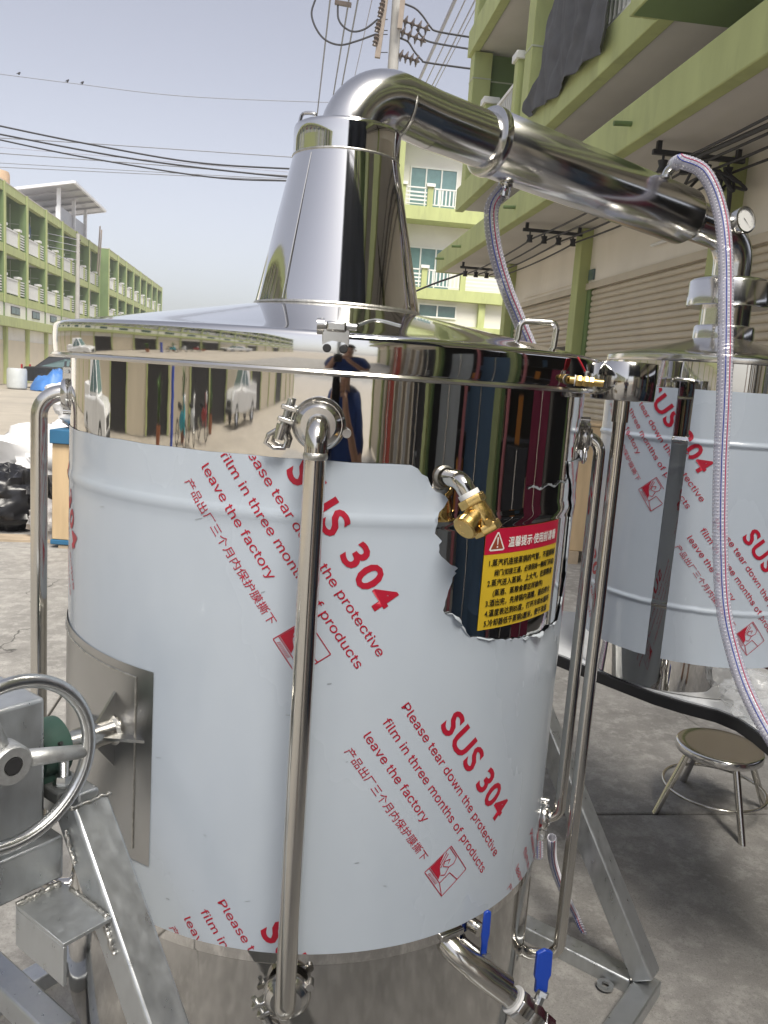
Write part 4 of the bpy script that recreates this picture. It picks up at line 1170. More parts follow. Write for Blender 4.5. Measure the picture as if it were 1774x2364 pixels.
# --- level pipe behind it
gq = V((0.4095, 1.602, 0)); gdir = (gq - TA).normalized()
def gp(k, z): p = TA + gdir * k; return V((p.x, p.y, z))
gr = (gq - TA).length
MB().tube([gp(0.512, 1.462)] + bend(gp(0.45, 1.462), gp(gr, 1.462), gp(gr, 1.0), 0.030, 8) + [gp(gr, 1.0)] + bend(gp(gr, 1.0), gp(gr, 0.664), gp(0.45, 0.664), 0.026, 8) + [gp(0.512, 0.664)], 0.0118, 20).build('level_pipe', 'steel_pipe', still, sharp=80)
for z in (1.462, 0.664):
    MB().cyl(gp(0.49, z), gp(0.522, z), 0.017, n=20).build('ferrule', 'clamp', still)
    tri_clamp(gp(0.508, z), gdir, 0.026, still, V((0.1, -0.2, -1)) if z > 1 else V((0.1, -0.3, -1)), s_=0.9)
# --- red handled brass valve on the rim
def ball_valve(p, d, par, hm, s_=1.0, steel=False, hdir=UZ, hlean=None, barb=True, hside=None, hlen=1.0):
    d = V(d).normalized(); p = V(p); bm_ = 'clamp' if steel else 'brass'
    v_ = MB()
    v_.cyl(p, p + d * 0.014 * s_, 0.0095 * s_, n=16)
    v_.lathe([(0, 0.014), (0.0125, 0.014), (0.0135, 0.016), (0.0135, 0.026), (0.0125, 0.028), (0.0115, 0.029), (0.0135, 0.036), (0.0115, 0.043), (0.0125, 0.044), (0.0125, 0.054), (0, 0.054)] if s_ == 1 else [(k * s_, j * s_) for k, j in [(0, 0.014), (0.0125, 0.014), (0.0135, 0.016), (0.0135, 0.026), (0.0125, 0.028), (0.0115, 0.029), (0.0135, 0.036), (0.0115, 0.043), (0.0125, 0.044), (0.0125, 0.054), (0, 0.054)]], 6 if not steel else 8, p, d)
    v = v_.build('valve_body', bm_, par, sharp=30, bevel=0.0006)
    MB().cyl(p + d * (0.002 if s_ == 1 else 0.011) * s_, p + d * 0.0135 * s_, (0.0112 if s_ == 1 else 0.0128) * s_, n=18).build('thread_tape', 'tape', v)
    if barb:
        MB().lathe([(0, 0.054), (0.006, 0.054), (0.0075, 0.057), (0.006, 0.062), (0.0072, 0.064), (0.006, 0.069), (0.0068, 0.071), (0.0055, 0.077), (0.0035, 0.077), (0.0035, 0.06), (0, 0.06)] if s_ == 1 else [(0, 0.054 * s_), (0.009 * s_, 0.054 * s_), (0.009 * s_, 0.075 * s_), (0.006 * s_, 0.075 * s_)], 16, p, d).build('hose_barb', bm_, v)
    st_ = p + d * 0.036 * s_; hd = V(hdir).normalized()
    MB().cyl(st_ + hd * 0.010 * s_, st_ + hd * 0.022 * s_, 0.0045 * s_, n=12).lathe([(0, 0.019), (0.0065, 0.019), (0.0065, 0.0235), (0, 0.0235)] if s_ == 1 else [(0, 0.019 * s_), (0.0065 * s_, 0.019 * s_), (0.0065 * s_, 0.0235 * s_), (0, 0.0235 * s_)], 6, st_, hd).build('valve_stem', 'zinc', v, sharp=30)
    hl = V(hlean) if hlean else (hd * 0.7 - d * 0.7)
    hl.normalize(); sd_ = hl.cross(d).normalized() if abs(hl.dot(d)) < 0.99 else basis(hl)[0]
    if hside: sd_ = (V(hside) - hl * V(hside).dot(hl)).normalized()
    a = st_ + hd * 0.021 * s_
    P = [(0, -0.006), (0.016, -0.006), (0.022, -0.008), (0.052, -0.0075), (0.056, 0), (0.052, 0.0075), (0.022, 0.008), (0.016, 0.006), (0, 0.006)]
    nrm = hl.cross(sd_)
    MB().prism([(x * s_ * hlen, y * s_) for x, y in P], a, hl, sd_, nrm * 0.0045 * s_).build('valve_handle', hm, v, bevel=0.0018)
    return v
ball_valve(tp(46, 0.5300, 1.566), rad(58) * 0.8 + tng(50) * 0.25 + V((0, 0, -0.03)), still, 'red_handle', 0.72, hdir=UZ, hlean=V((-0.5, 0.1, 0.8)), hlen=0.72)
# --- brass check valve on a steel elbow above the tear
e0 = tp(20.5, 0.49, 1.407); dirE = (tng(25) * 0.40 + rad(22) * 0.40 - UZ * 0.82).normalized()
eb = bend(e0, tp(21.6, 0.536, 1.407), tp(21.6, 0.536, 1.407) + dirE * 0.1, 0.020, 9)
MB().tube([e0] + eb + [tp(21.6, 0.536, 1.407) + dirE * 0.022], 0.0145, 24).build('outlet_elbow', 'steel_pipe', still, sharp=80)
MB().lathe([(0.0145, 0), (0.018, 0.0), (0.0155, 0.006)], 24, tp(20.6, 0.501, 1.407), rad(20.6)).build('weld_bead', 'weld', still)
vb = tp(21.6, 0.536, 1.407) + dirE * 0.020
MB().cyl(vb, vb + dirE * 0.010, 0.0165, n=24).build('thread_tape', 'tape', still)
chk = MB().lathe([(0, 0.008), (0.0205, 0.008), (0.0215, 0.010), (0.0215, 0.020), (0.0205, 0.022), (0, 0.022)], 6, vb, dirE).build('check_valve', 'brass', still, sharp=30, bevel=0.0008)
MB().lathe([(0.0175, 0.020), (0.018, 0.030), (0.0195, 0.040), (0.019, 0.050), (0.018, 0.056)], 28, vb, dirE).build('valve_body', 'brass', chk)
MB().lathe([(0, 0.054), (0.0215, 0.054), (0.0225, 0.056), (0.0225, 0.066), (0.0215, 0.068), (0.0165, 0.068), (0.0155, 0.060), (0.0155, 0.035)], 6, vb, dirE).build('outlet_nut', 'brass', chk, sharp=30, bevel=0.0008)
MB().lathe([(0.0158, 0.0685), (0.0145, 0.0683), (0.0140, 0.058), (0.0, 0.055)], 24, vb, dirE).build('outlet_bore', 'brass', chk)
br_d = (dirE * 0.45 - tng(21) * 0.88 + rad(21) * 0.12 - UZ * 0.15).normalized()
MB().cyl(vb + dirE * 0.034, vb + dirE * 0.034 + br_d * 0.026, 0.0155, 0.017, n=24).lathe([(0.017, 0.026), (0.0195, 0.028), (0.0195, 0.038), (0.017, 0.040), (0, 0.040)], 28, vb + dirE * 0.034, br_d).build('valve_cap', 'brass', chk)
MB().cyl(vb + dirE * 0.046 + rad(21) * 0.015, vb + dirE * 0.046 + rad(21) * 0.024 - tng(21) * 0.004, 0.0055, n=12).build('pivot_screw', 'brass', chk)
# --- lid latch
lt0 = tp(0.0, 0.5295, 1.592)
lat = MB().box(lt0 + UZ * 0.002, (0.038, 0.003, 0.034), (tng(0), rad(0), UZ)).build('latch_plate', 'clamp', still, bevel=0.001)
for k in (-0.0115, 0.0115):
    MB().lathe([(0, 0.0015), (0.006, 0.0015), (0.006, 0.0035), (0.0045, 0.005), (0, 0.005)], 16, lt0 + tng(0) * k - UZ * 0.008, rad(0)).build('latch_bolt', 'black_iron', lat)
MB().box(lt0 + UZ * 0.022 + rad(0) * 0.002, (0.028, 0.012, 0.014), (tng(0), rad(0), UZ)).build('latch_body', 'clamp', lat, bevel=0.003)
MB().cyl(lt0 + UZ * 0.023 - tng(0) * 0.025, lt0 + UZ * 0.023 + tng(0) * 0.028, 0.005, n=14).build('latch_roller', 'zinc', lat)
MB().lathe([(0.004, -0.005), (0.0095, -0.005), (0.0095, 0.005), (0.004, 0.005)], 16, lt0 + UZ * 0.023 - tng(0) * 0.022, tng(0)).build('latch_ring', 'clamp', lat)
MB().tube(smooth_path([lt0 + UZ * 0.026 + tng(0) * 0.03, lt0 + UZ * 0.036 + tng(0) * 0.055 - rad(0) * 0.02, lt0 + UZ * 0.030 + tng(0) * 0.09 - rad(0) * 0.01], 5), 0.0025, 8).build('latch_lever', 'zinc', lat)
# --- lid handle
h0, h1 = V((0.243, 1.70, 1.622)), V((0.318, 1.70, 1.618))
MB().tube([h0] + bend(h0, V((0.248, 1.70, 1.680)), V((0.318, 1.70, 1.682)), 0.014, 6) + bend(h0 + UZ * 0.058, V((0.322, 1.70, 1.681)), h1, 0.014, 6) + [h1], 0.0062, 14).build('lid_handle', 'steel_pipe', still, sharp=80)
for p in (h0, h1):
    MB().lathe([(0.006, 0.0), (0.011, 0.002), (0.007, 0.006)], 14, p - UZ * 0.001, (0.06, 0, 1)).build('weld_bead', 'weld', still)
MB().tube([tp(75, 0.16, 1.90), tp(75, 0.175, 1.93), tp(-95, 0.10, 2.03), tp(-95, 0.112, 2.03)], 0.001, 6)
# little lug on the collar
MB().tube(smooth_path([tp(-70, 0.098, 2.012), tp(-70, 0.092, 2.030), tp(-60, 0.075, 2.030), tp(-60, 0.07, 2.022)], 4), 0.0035, 8).build('collar_lug', 'clamp', still)
# --- bottom fittings
bv0 = tp(34, 0.488, 0.535); 
d1 = (rad(34) * 0.55 + UZ * 0.1 + tng(34) * 0.3).normalized()
MB().tube(smooth_path([tp(31, 0.485, 0.590), tp(32, 0.510, 0.578), tp(34, 0.530, 0.560), tp(37, 0.552, 0.535), tp(39, 0.570, 0.517)], 6), [0.021] * 12 + [0.022, 0.0225, 0.023, 0.0235] + [0.024] * 9, 28).build('drain_elbow', 'steel_pipe', still, sharp=80)
d2 = (tp(40, 0.585, 0.50) - tp(37, 0.555, 0.535)).normalized()
ball_valve(tp(38.5, 0.57, 0.517), d2, still, 'blue_handle', 1.95, True, hdir=UZ * 0.8 + tng(40) * 0.5, hlean=V((0.0, 0.05, 1.0)), hside=V((1, 0.25, 0)), hlen=0.74)
MB().tube([tp(38, 0.49, 0.602), tp(38, 0.512, 0.600)], 0.012, 16).build('cock_stub', 'steel_pipe', still)
hb = tp(38, 0.522, 0.556)
MB().prism([(0, -0.006), (0.03, -0.006), (0.045, -0.008), (0.088, -0.007), (0.092, 0), (0.088, 0.007), (0.045, 0.008), (0.03, 0.006), (0, 0.006)], hb, UZ, (UR * 0.9 + tng(38) * 0.4).normalized(), UF * 0.006).build('valve_handle', 'blue_handle', still, bevel=0.002)
MB().lathe([(0, 0), (0.011, 0.0), (0.011, 0.01), (0, 0.01)], 6, hb - UZ * 0.0, rad(38)).cyl(hb - rad(38) * 0.03, hb, 0.008, n=12).build('valve_stem', 'zinc', still, sharp=30)
MB().box(tp(31, 0.503, 0.612), (0.05, 0.008, 0.012), (tng(31), rad(31), UZ)).build('tack_plate', 'clamp', still, bevel=0.002)
MB().tube([tp(58, 0.48, 0.56), tp(60, 0.49, 0.46), tp(60, 0.48, 0.30)], 0.004, 8).build('drain_wire', 'black_wire', still)
for th in (0, 120, 240):
    MB().cyl(tp(th + 20, 0.40, 0.0), tp(th + 20, 0.40, 0.29), 0.03, n=16).build('foot', 'steel_pipe', still)

# --- trunnion plate and pivot on the left side
THA = -41.0
OD = rad(THA); PD = V((-OD.y, OD.x, 0))
ZA = 0.94
def fr(t, k, z): p = TA + OD * t + PD * k; return V((p.x, p.y, z))
mb = MB().grid(lambda a, b: tp(-88 + 57.2 * a, TR + 0.0034 + 0.0012 * sin(pi * a) * sin(pi * b), 0.725 + (1.062 - 0.725) * b), 30, 16)
plt = mb.build('trunnion_plate', 'steel_plate', still, sharp=180)
ptsw = [tp(-84 + 49 * i / 20, TR + 0.0044, 1.045) for i in range(21)] + [tp(-35, TR + 0.0044, 1.045 - 0.30 * i / 12) for i in range(1, 13)]
MB().tube(ptsw, 0.0018, 8).build('weld_bead', 'weld', plt)
hub = MB().cyl(fr(0.49, 0, ZA), fr(0.60, 0, ZA), 0.021, n=28).build('pivot_shaft', 'steel_pipe', plt)
for dv in (UZ, -UZ, PD, -PD):
    b0_ = fr(0.497, 0, ZA)
    MB().prism([(0.0, 0.0), (0.0, 0.075), (0.046, 0.015), (0.046, 0.0)], b0_ - dv.cross(OD) * 0.0025, OD, dv, dv.cross(OD) * 0.005).build('gusset', 'steel_plate', plt)
MB().lathe([(0.021, 0.0), (0.026, 0.003), (0.021, 0.008)], 24, fr(0.505, 0, ZA), OD).build('weld_bead', 'weld', plt)

# ================================================================== TILTING FRAME
frm = thing('tilting_frame', 'galvanised steel frame with handwheel carrying the still', 'frame', (fr(0.66, 0, 0).x, fr(0.66, 0, 0).y, 0))
bw = 0.06
def leg(a, b, w_=bw, up=None, name='leg'):
    o = MB().beam(a, b, w_, w_, up or OD).build(name, 'galvanised', frm, bevel=0.005, bseg=2); return o
tl = 0.605                                  # centre plane of the near frame
leg(fr(tl, 0.064, 0.871), fr(tl, 0.66, 0.075))
leg(fr(tl, -0.064, 0.871), fr(tl, -0.66, 0.075))
MB().beam(fr(tl, -0.088, 0.869), fr(tl, 0.086, 0.869), bw + 0.003, 0.034, OD).build('top_plate', 'galvanised', frm, bevel=0.004)
leg(fr(tl, -0.70, 0.032), fr(tl, 0.70, 0.032), name='base_beam')
leg(fr(tl + 0.0005, -0.335, 0.43), fr(tl + 0.0005, 0.02, 0.43), 0.05, name='cross_beam')
leg(fr(tl + 0.04, -0.33, 0.46), fr(tl + 0.55, -0.33, 0.46), 0.05, UZ, name='cross_beam')
trr = -0.70
leg(fr(trr, 0.045, 0.935), fr(trr, 0.575, 0.075))
leg(fr(trr, -0.045, 0.935), fr(trr, -0.575, 0.075))
MB().beam(fr(trr, -0.085, 0.95), fr(trr, 0.085, 0.95), bw + 0.004, 0.04, OD).build('top_plate', 'galvanised', frm, bevel=0.004)
leg(fr(trr, -0.62, 0.032), fr(trr, 0.545, 0.032), name='base_beam')
leg(fr(trr - 0.028, 0.578, 0.032), fr(tl - 0.033, 0.578, 0.032), 0.0605, UZ, name='base_beam')
leg(fr(trr + 0.033, -0.578, 0.032), fr(tl - 0.033, -0.578, 0.032), 0.06, UZ, name='base_beam')
for k in (0.36, -0.36):
    p = fr(trr, 0.58, 0.02) + PD * 0.0
lug = fr(trr + 0.052, 0.49, 0.03)
MB().lathe([(0.010, 0), (0.022, 0), (0.022, 0.006), (0.010, 0.006), (0.010, 0)], 20, lug, UZ).build('lifting_lug', 'galvanised', frm)
# weld seams
def seam(a, b, r=0.004, par=frm):
    r *= 0.72
    a, b = V(a), V(b); n_ = 18
    P = [a.lerp(b, i / n_) + V((random.uniform(-1, 1), random.uniform(-1, 1), random.uniform(-1, 1))) * 0.0012 for i in range(n_ + 1)]
    MB().tube(P, [r * random.uniform(0.7, 1.3) for _ in P], 8).build('weld_seam', 'weld', par, sharp=180)
seam(fr(tl - 0.033, 0.090, 0.886), fr(tl + 0.033, 0.090, 0.886))
seam(fr(tl + 0.034, 0.075, 0.845), fr(tl + 0.034, 0.10, 0.80))
seam(fr(trr - 0.030, 0.545, 0.064), fr(trr + 0.030, 0.545, 0.064), 0.005)
# green bearing block on the near frame
bc = fr(tl + 0.016, -0.014, ZA)
bear = MB().lathe([(0.022, -0.026), (0.040, -0.026), (0.046, -0.022), (0.048, 0.0), (0.046, 0.022), (0.040, 0.026), (0.022, 0.026)], 40, bc, OD).build('bearing', 'green_bearing', frm, sharp=50)
MB().box(bc - UZ * 0.040, (0.075, 0.045, 0.03), (PD, OD, UZ)).build('bearing_web', 'green_bearing', bear, bevel=0.004)
MB().box(bc - UZ * 0.050, (0.155, 0.046, 0.022), (PD, OD, UZ)).build('bearing_foot', 'dark_cast', bear, bevel=0.004)
for k in (0.055, -0.055):
    b_ = bc + PD * k - UZ * 0.039
    MB().lathe([(0, 0), (0.016, 0), (0.0165, 0.003), (0, 0.003)], 20, b_, UZ).build('washer', 'zinc', bear)
    MB().lathe([(0, 0.003), (0.0125, 0.003), (0.0130, 0.005), (0.0130, 0.013), (0.0120, 0.015), (0, 0.015)], 6, b_, UZ).build('nut', 'zinc', bear, sharp=30)
    pr_ = [(0, 0.015)]
    for i in range(10): pr_ += [(0.0078, 0.015 + i * 0.0024), (0.0068, 0.0162 + i * 0.0024)]
    pr_ += [(0.006, 0.040), (0, 0.041)]
    MB().lathe(pr_, 14, b_, UZ).build('bolt', 'zinc', bear)
MB().cyl(bc + PD * 0.042 + UZ * 0.022, bc + PD * 0.049 + UZ * 0.0255, 0.003, n=8).build('grease_hole', 'black_iron', bear)
# gear housing and its bracket
gb = MB().beam(fr(0.655, -0.03, 0.945), fr(0.88, -0.03, 0.945), 0.155, 0.215, UZ).build('gear_housing', 'galvanised', frm, bevel=0.006)
MB().cyl(fr(0.752, 0.04, 1.010), fr(0.752, 0.075, 1.010), 0.024, n=24).build('gear_boss', 'cast_zinc', gb)
MB().beam(fr(0.638, 0.02, 0.800), fr(0.88, 0.02, 0.800), 0.10, 0.07, UZ).build('housing_foot', 'galvanised', frm, bevel=0.004)
o = MB().box(fr(0.674, 0.128, 0.752), (0.076, 0.125, 0.006), (OD, PD, UZ)).build('angle_shelf', 'galvanised', frm, bevel=0.001)
MB().box(fr(0.709, 0.128, 0.719), (0.006, 0.125, 0.0599), (OD, PD, UZ)).build('angle_lip', 'galvanised', o, bevel=0.001)
seam(fr(0.639, 0.09, 0.7555), fr(0.639, 0.185, 0.7555), 0.0055)
seam(fr(0.645, 0.070, 0.757), fr(0.712, 0.070, 0.757), 0.006)
seam(fr(0.637, 0.17, 0.748), fr(0.637, 0.20, 0.70), 0.006)
# handwheel
wc = fr(0.752, 0.120, 1.010); WR = 0.114
whl = MB().lathe([(0, -0.02), (0.026, -0.02), (0.028, -0.017), (0.028, 0.012), (0.025, 0.016), (0.013, 0.016), (0.013, 0.012), (0, 0.012)], 32, wc, PD).build('handwheel', 'cast_zinc', frm, sharp=50)
wx = (OD - PD * OD.dot(PD)).normalized()
rim = []
for i in range(72):
    a = 2 * pi * i / 72; rim.append(wc + (wx * cos(a) + UZ * sin(a)) * WR + PD * 0.012)
MB().tube(rim, 0.0096, 16, closed=True).build('wheel_rim', 'zinc', whl, sharp=180)
MB().tube([p + PD * 0.0086 + (wc - p).normalized() * 0.0035 for p in rim], 0.0016, 6, closed=True).build('rim_groove', 'cast_zinc', whl, sharp=180)
for a in (radians(180 + 9), radians(180 + 129), radians(180 - 111)):
    d = wx * cos(a) + UZ * sin(a)
    MB().tube([wc + d * 0.02 - PD * 0.004, wc + d * 0.06 + PD * 0.002, wc + d * (WR - 0.004) + PD * 0.010], [0.0125, 0.0115, 0.0098], 16).build('spoke', 'cast_zinc', whl, sharp=180)
MB().cyl(wc - PD * 0.05, wc + PD * 0.006, 0.012, n=20).build('wheel_shaft', 'zinc', whl)
MB().cyl(wc + PD * 0.012, wc + PD * 0.0165, 0.0125, n=6).build('hub_bolt', 'black_iron', whl)
hk = wc + (wx * cos(radians(115)) + UZ * sin(radians(115))) * 0.05

# ================================================================== SECOND VESSEL, TABLE, STOOL, HOSES
Q2 = radians(21.1)
UR2 = V((cos(Q2), -sin(Q2), 0)); UF2 = V((-sin(Q2), -cos(Q2), 0))
R2 = 0.295
def rad2(th): return UF2 * cos(radians(th)) + UR2 * sin(radians(th))
def tp2(th, r, z): p = A2 + rad2(th) * r; return V((p.x, p.y, z))
ves = thing('cooling_vessel', 'smaller steel vessel in printed film standing on white table', 'vessel', (A2.x, A2.y, 0.785))
def r2z(z): return R2 + bead(z, 1.443, 0.009, 0.004) + bead(z, 1.016, 0.009, 0.004)
z2 = [0.787, 0.80, 0.86, 0.92, 0.98] + [1.004 + 0.003 * i for i in range(9)] + [1.06, 1.15, 1.25, 1.35, 1.40] + [1.431 + 0.003 * i for i in range(9)] + [1.50, 1.57, 1.62, 1.645]
MB().lathe([(0, 0.785)] + [(r2z(z), z) for z in z2], 128, (A2.x, A2.y, 0)).build('body', 'steel', ves)
MB().lathe([(0.296, 1.640), (0.302, 1.642), (0.303, 1.648), (0.302, 1.656), (0.295, 1.660), (0.25, 1.672), (0.12, 1.702), (0.075, 1.716)], 128, (A2.x, A2.y, 0)).build('lid', 'steel_tube', ves, sharp=50)
MB().lathe([(0.080, 1.712), (0.080, 1.745), (0.077, 1.750), (0.064, 1.752), (0.064, 1.80)], 64, (A2.x, A2.y, 0)).build('neck', 'steel_tube', ves, sharp=50)
MB().lathe([(0.05, 1.800), (0.104, 1.800), (0.107, 1.803), (0.1075, 1.822), (0.1055, 1.827), (0.1055, 1.865), (0.102, 1.871), (0.092, 1.876), (0.052, 1.878)], 72, (A2.x, A2.y, 0)).build('union_flange', 'steel_tube', ves, sharp=40)
for t0, t1 in ((-175, -17.2), (-9.4, 175)):
    n = int((t1 - t0) / 3)
    zz = [0.873 + 0.04 * i for i in range(4)] + [1.004 + 0.003 * i for i in range(9)] + [1.05 + 0.06 * i for i in range(7)] + [1.431 + 0.003 * i for i in range(9)] + [1.47, 1.52, 1.573]
    vs = []; fs = []
    for i in range(n + 1):
        for z in zz:
            th = t0 + (t1 - t0) * i / n
            vs.append(tp2(th, r2z(z) + 0.001, z + 0.0012 * noise.noise(V((th * 0.2, z, 4)))))
    m_ = len(zz)
    fs = [(i * m_ + j, (i + 1) * m_ + j, (i + 1) * m_ + j + 1, i * m_ + j + 1) for i in range(n) for j in range(m_ - 1)]
    f2 = MB().add(vs, fs).build('protective_film', 'film', ves, sharp=180)
    lo, hi = t0 * D2R * R2 + 0.001, t1 * D2R * R2 - 0.001
    ca, sa = cos(radians(-50)), sin(radians(-50))
    for ds, dz in ((0, 0), (0.285, -0.345), (0.0, -0.72), (0.28, 0.40), (-0.27, -0.36)):
        print_block(ds, dz, R2, 0.875, 1.571, lambda s_, z: tp2(degrees(s_ / R2), r2z(z) + 0.0024, z), f2, ca, sa, (-0.2516, 1.594), keep=lambda c_: lo < c_.x < hi)
# thermometer on the down elbow
gc = at(1604, 477, 2.245); gd = V((0.42, -0.88, 0.12)).normalized()
ga = MB().lathe([(0, -0.014), (0.030, -0.014), (0.0325, -0.011), (0.0325, 0.006), (0.0345, 0.008), (0.0345, 0.012), (0.030, 0.013), (0.030, 0.009)], 40, gc, gd).build('thermometer', 'clamp', still, sharp=40)
MB().lathe([(0, 0.0088), (0.030, 0.0088)], 40, gc, gd).build('dial', 'gauge_face', ga)
gx, gy, gz = basis(gd)
mb = MB()
for i in range(25):
    a = radians(-130 + 260 * i / 24); d = gx * sin(a) + gy * cos(a); e = gd.cross(d)
    r_ = 0.022 if i % 4 == 0 else 0.0245
    mb.add([gc + gd * 0.0093 + d * r_ + e * 0.0004, gc + gd * 0.0093 + d * 0.027 + e * 0.0004, gc + gd * 0.0093 + d * 0.027 - e * 0.0004, gc + gd * 0.0093 + d * r_ - e * 0.0004], [(0, 1, 2, 3)])
stuff(mb.build('dial_marks', 'black_wire', ga))
a = radians(130); d = gx * sin(a) + gy * cos(a); e = gd.cross(d)
MB().add([gc + gd * 0.0098 - d * 0.006 + e * 0.0011, gc + gd * 0.0098 + d * 0.023, gc + gd * 0.0098 - d * 0.006 - e * 0.0011], [(0, 1, 2)]).build('needle', 'black_wire', ga)
MB().cyl(gc - gd * 0.013, gc - gd * 0.075, 0.008, n=16).build('thermometer_stem', 'clamp', ga)

# table with a black edge
TT = 0.783
outl = [(0.12, 2.80), (0.541, 2.311), (0.623, 2.206), (0.739, 2.066), (0.80, 2.015), (0.87, 1.972), (0.903, 1.925), (0.917, 1.86), (0.925, 1.78), (0.94, 1.66), (1.28, 1.68), (1.34, 2.55), (0.80, 2.80), (0.20, 2.85)]
tab = thing('work_table', 'white topped table with black edge under the smaller vessel', 'table', (1.2, 2.4, 0))
cx_, cy_ = 1.1, 2.35
ins_ = lambda f: [(x + (cx_ - x) * f, y + (cy_ - y) * f) for x, y in outl]
mb = MB(); nO = len(outl); i_ = ins_(0.02)
for z0_ in (TT - 0.034, TT - 0.002):
    mb.v += [V((x, y, z0_)) for x, y in outl] + [V((x, y, z0_)) for x, y in i_]
B2 = 2 * nO
for k in range(nO):
    j = (k + 1) % nO
    for f_ in ((k, j, nO + j, nO + k), (B2 + k, B2 + j, B2 + nO + j, B2 + nO + k), (k, j, B2 + j, B2 + k), (nO + k, nO + j, B2 + nO + j, B2 + nO + k)):
        mb.f.append(list(f_)); mb.m.append(0)
mb.build('table_edge', 'table_black', tab, bevel=0.003)
MB().prism(ins_(0.021), (0, 0, TT - 0.030), (1, 0, 0), (0, 1, 0), (0, 0, 0.0316)).build('table_top', 'table_white', tab)
for x, y in ((1.24, 1.74), (0.24, 2.80)):
    MB().beam((x, y, 0), (x, y, TT - 0.034), 0.04, 0.04, (0, 1, 0)).build('leg', 'table_black', tab, bevel=0.003)
MB().lathe([(0, 0), (0.006, 0), (0.006, 0.002), (0, 0.002)], 12, V((0.902, 1.948, TT - 0.016)), V((-0.7, -0.7, 0))).build('rivet', 'clamp', tab)
# little drain cock hanging below the table
dk = thing('drain_cock', 'tiny pink and brass drain cock just under the black table edge', 'valve', (0.985, 2.26, TT - 0.09))
dp = V((0.985, 2.26, TT - 0.034))
MB().cyl(dp, dp - UZ * 0.05, 0.007, n=12).build('cock_body', 'brass', dk)
MB().cyl(dp - UZ * 0.03 - V((0.025, 0, 0)), dp - UZ * 0.03 + V((0.025, 0, 0)), 0.005, n=10).build('cock_handle', 'red_handle', dk)
MB().cyl(dp - UZ * 0.045, dp - UZ * 0.055 - V((0.018, 0.01, 0)), 0.006, n=10).build('spout', 'brass', dk)
# crumpled clear bag on the table
def crumple(c_, r, sc_, seed, amp=0.35, fq=2.2):
    def f(d): return 1 + amp * noise.noise(V((d.x * fq + seed, d.y * fq, d.z * fq))) + amp * 0.45 * noise.noise(V((d.x * fq * 3, d.y * fq * 3 + seed, d.z * fq * 3))) - 0.12 * abs(noise.noise(V((d.x * 9, d.y * 9, d.z * 9 + seed))))
    return MB().ball(c_, r, 40, 26, sc_, f)
o = crumple((0.965, 1.93, TT + 0.058), 0.082, (1.15, 0.8, 0.72), 1.7, 0.42, 1.6).build('plastic_bag', 'bag_clear', sharp=40)
tag(o, 'crumpled clear plastic bag on table beside the smaller vessel', 'plastic bag')

# round stool
STC = V((1.31, 2.902, 0)); SH = 0.285
stl = thing('round_stool', 'low round polished steel stool with ring stretcher', 'stool', STC)
MB().lathe([(0, SH), (0.115, SH), (0.146, SH + 0.003), (0.153, SH), (0.1555, SH - 0.006), (0.1555, SH - 0.026), (0.150, SH - 0.030), (0.12, SH - 0.030)], 72, STC).build('seat', 'steel_tube', stl, sharp=50)
for px_, py_ in ((1.08, 2.862), (1.336, 2.665), (1.284, 3.139), (1.545, 2.951)):
    f_ = V((px_, py_, 0)); d = (f_ - STC); t_ = STC + d.normalized() * 0.122 + UZ * (SH - 0.022)
    MB().cyl(f_, t_, 0.0125, n=16).build('leg', 'steel_pipe', stl)
ring = []
for i in range(48):
    a = 2 * pi * i / 48; ring.append(STC + V((cos(a), sin(a), 0)) * 0.183 + UZ * 0.118)
MB().tube(ring, 0.006, 10, closed=True).build('stretcher_ring', 'steel_pipe', stl, sharp=180)

# reinforced clear hoses
def hose(label, pts, r, group=None, stripes=True, name='clear_hose'):
    P = smooth_path(pts, 14)
    h = thing(name, label, 'hose', P[-1], group=group)
    MB().tube(P, r, 20, cap=False).build('hose_wall', 'hose', h, sharp=180)
    # resample for the spiral wire
    ds = [0]
    for a, b in zip(P, P[1:]): ds.append(ds[-1] + (b - a).length)
    tot = ds[-1]; pitch = 0.0085; npt = 9
    N = int(tot / pitch) * npt; sp_ = []; j = 0
    x, y, _ = basis(P[1] - P[0]); lines = {0: [], 1: [], 2: []}
    for i in range(N):
        s_ = tot * i / N
        while j < len(ds) - 2 and ds[j + 1] < s_: j += 1
        f = (s_ - ds[j]) / max(1e-9, ds[j + 1] - ds[j]); c_ = P[j].lerp(P[j + 1], f); t_ = (P[j + 1] - P[j]).normalized()
        x = (x - t_ * x.dot(t_)).normalized(); y = t_.cross(x); a = 2 * pi * i / npt
        sp_.append(c_ + (x * cos(a) + y * sin(a)) * (r * 0.95))
        if i % 6 == 0:
            for k, an in ((0, 0.0), (1, 0.55), (2, -2.2)):
                # stripes turned to the side that faces the street
                fx = (V((0, -1, 0)) - t_ * V((0, -1, 0)).dot(t_)).normalized(); fy = t_.cross(fx)
                aa = an - 0.25
                lines[k].append(c_ + (fx * cos(aa) + fy * sin(aa)) * (r * 1.005))
    MB().tube(sp_, 0.0015, 5, cap=False).build('spiral_wire', 'hose_wire', h, sharp=180)
    if stripes:
        MB().tube(lines[0], 0.0012, 5).build('stripe', 'hose_red', h, sharp=180)
        MB().tube(lines[1], 0.0012, 5).build('stripe', 'hose_blue', h, sharp=180)
    return h, P
s0 = st0 + sdir * 0.078
hose('clear spiral hose hanging from condenser down behind the lid', [s0, at(1063, 450, 1.925), at(1068, 530, 1.955), at(1093, 620, 1.99), at(1125, 700, 2.03), at(1160, 790, 2.08), at(1180, 900, 2.14), at(1190, 1100, 2.2), V((0.50, 2.30, 0.55)), V((0.55, 2.35, 0.12))], 0.0165)
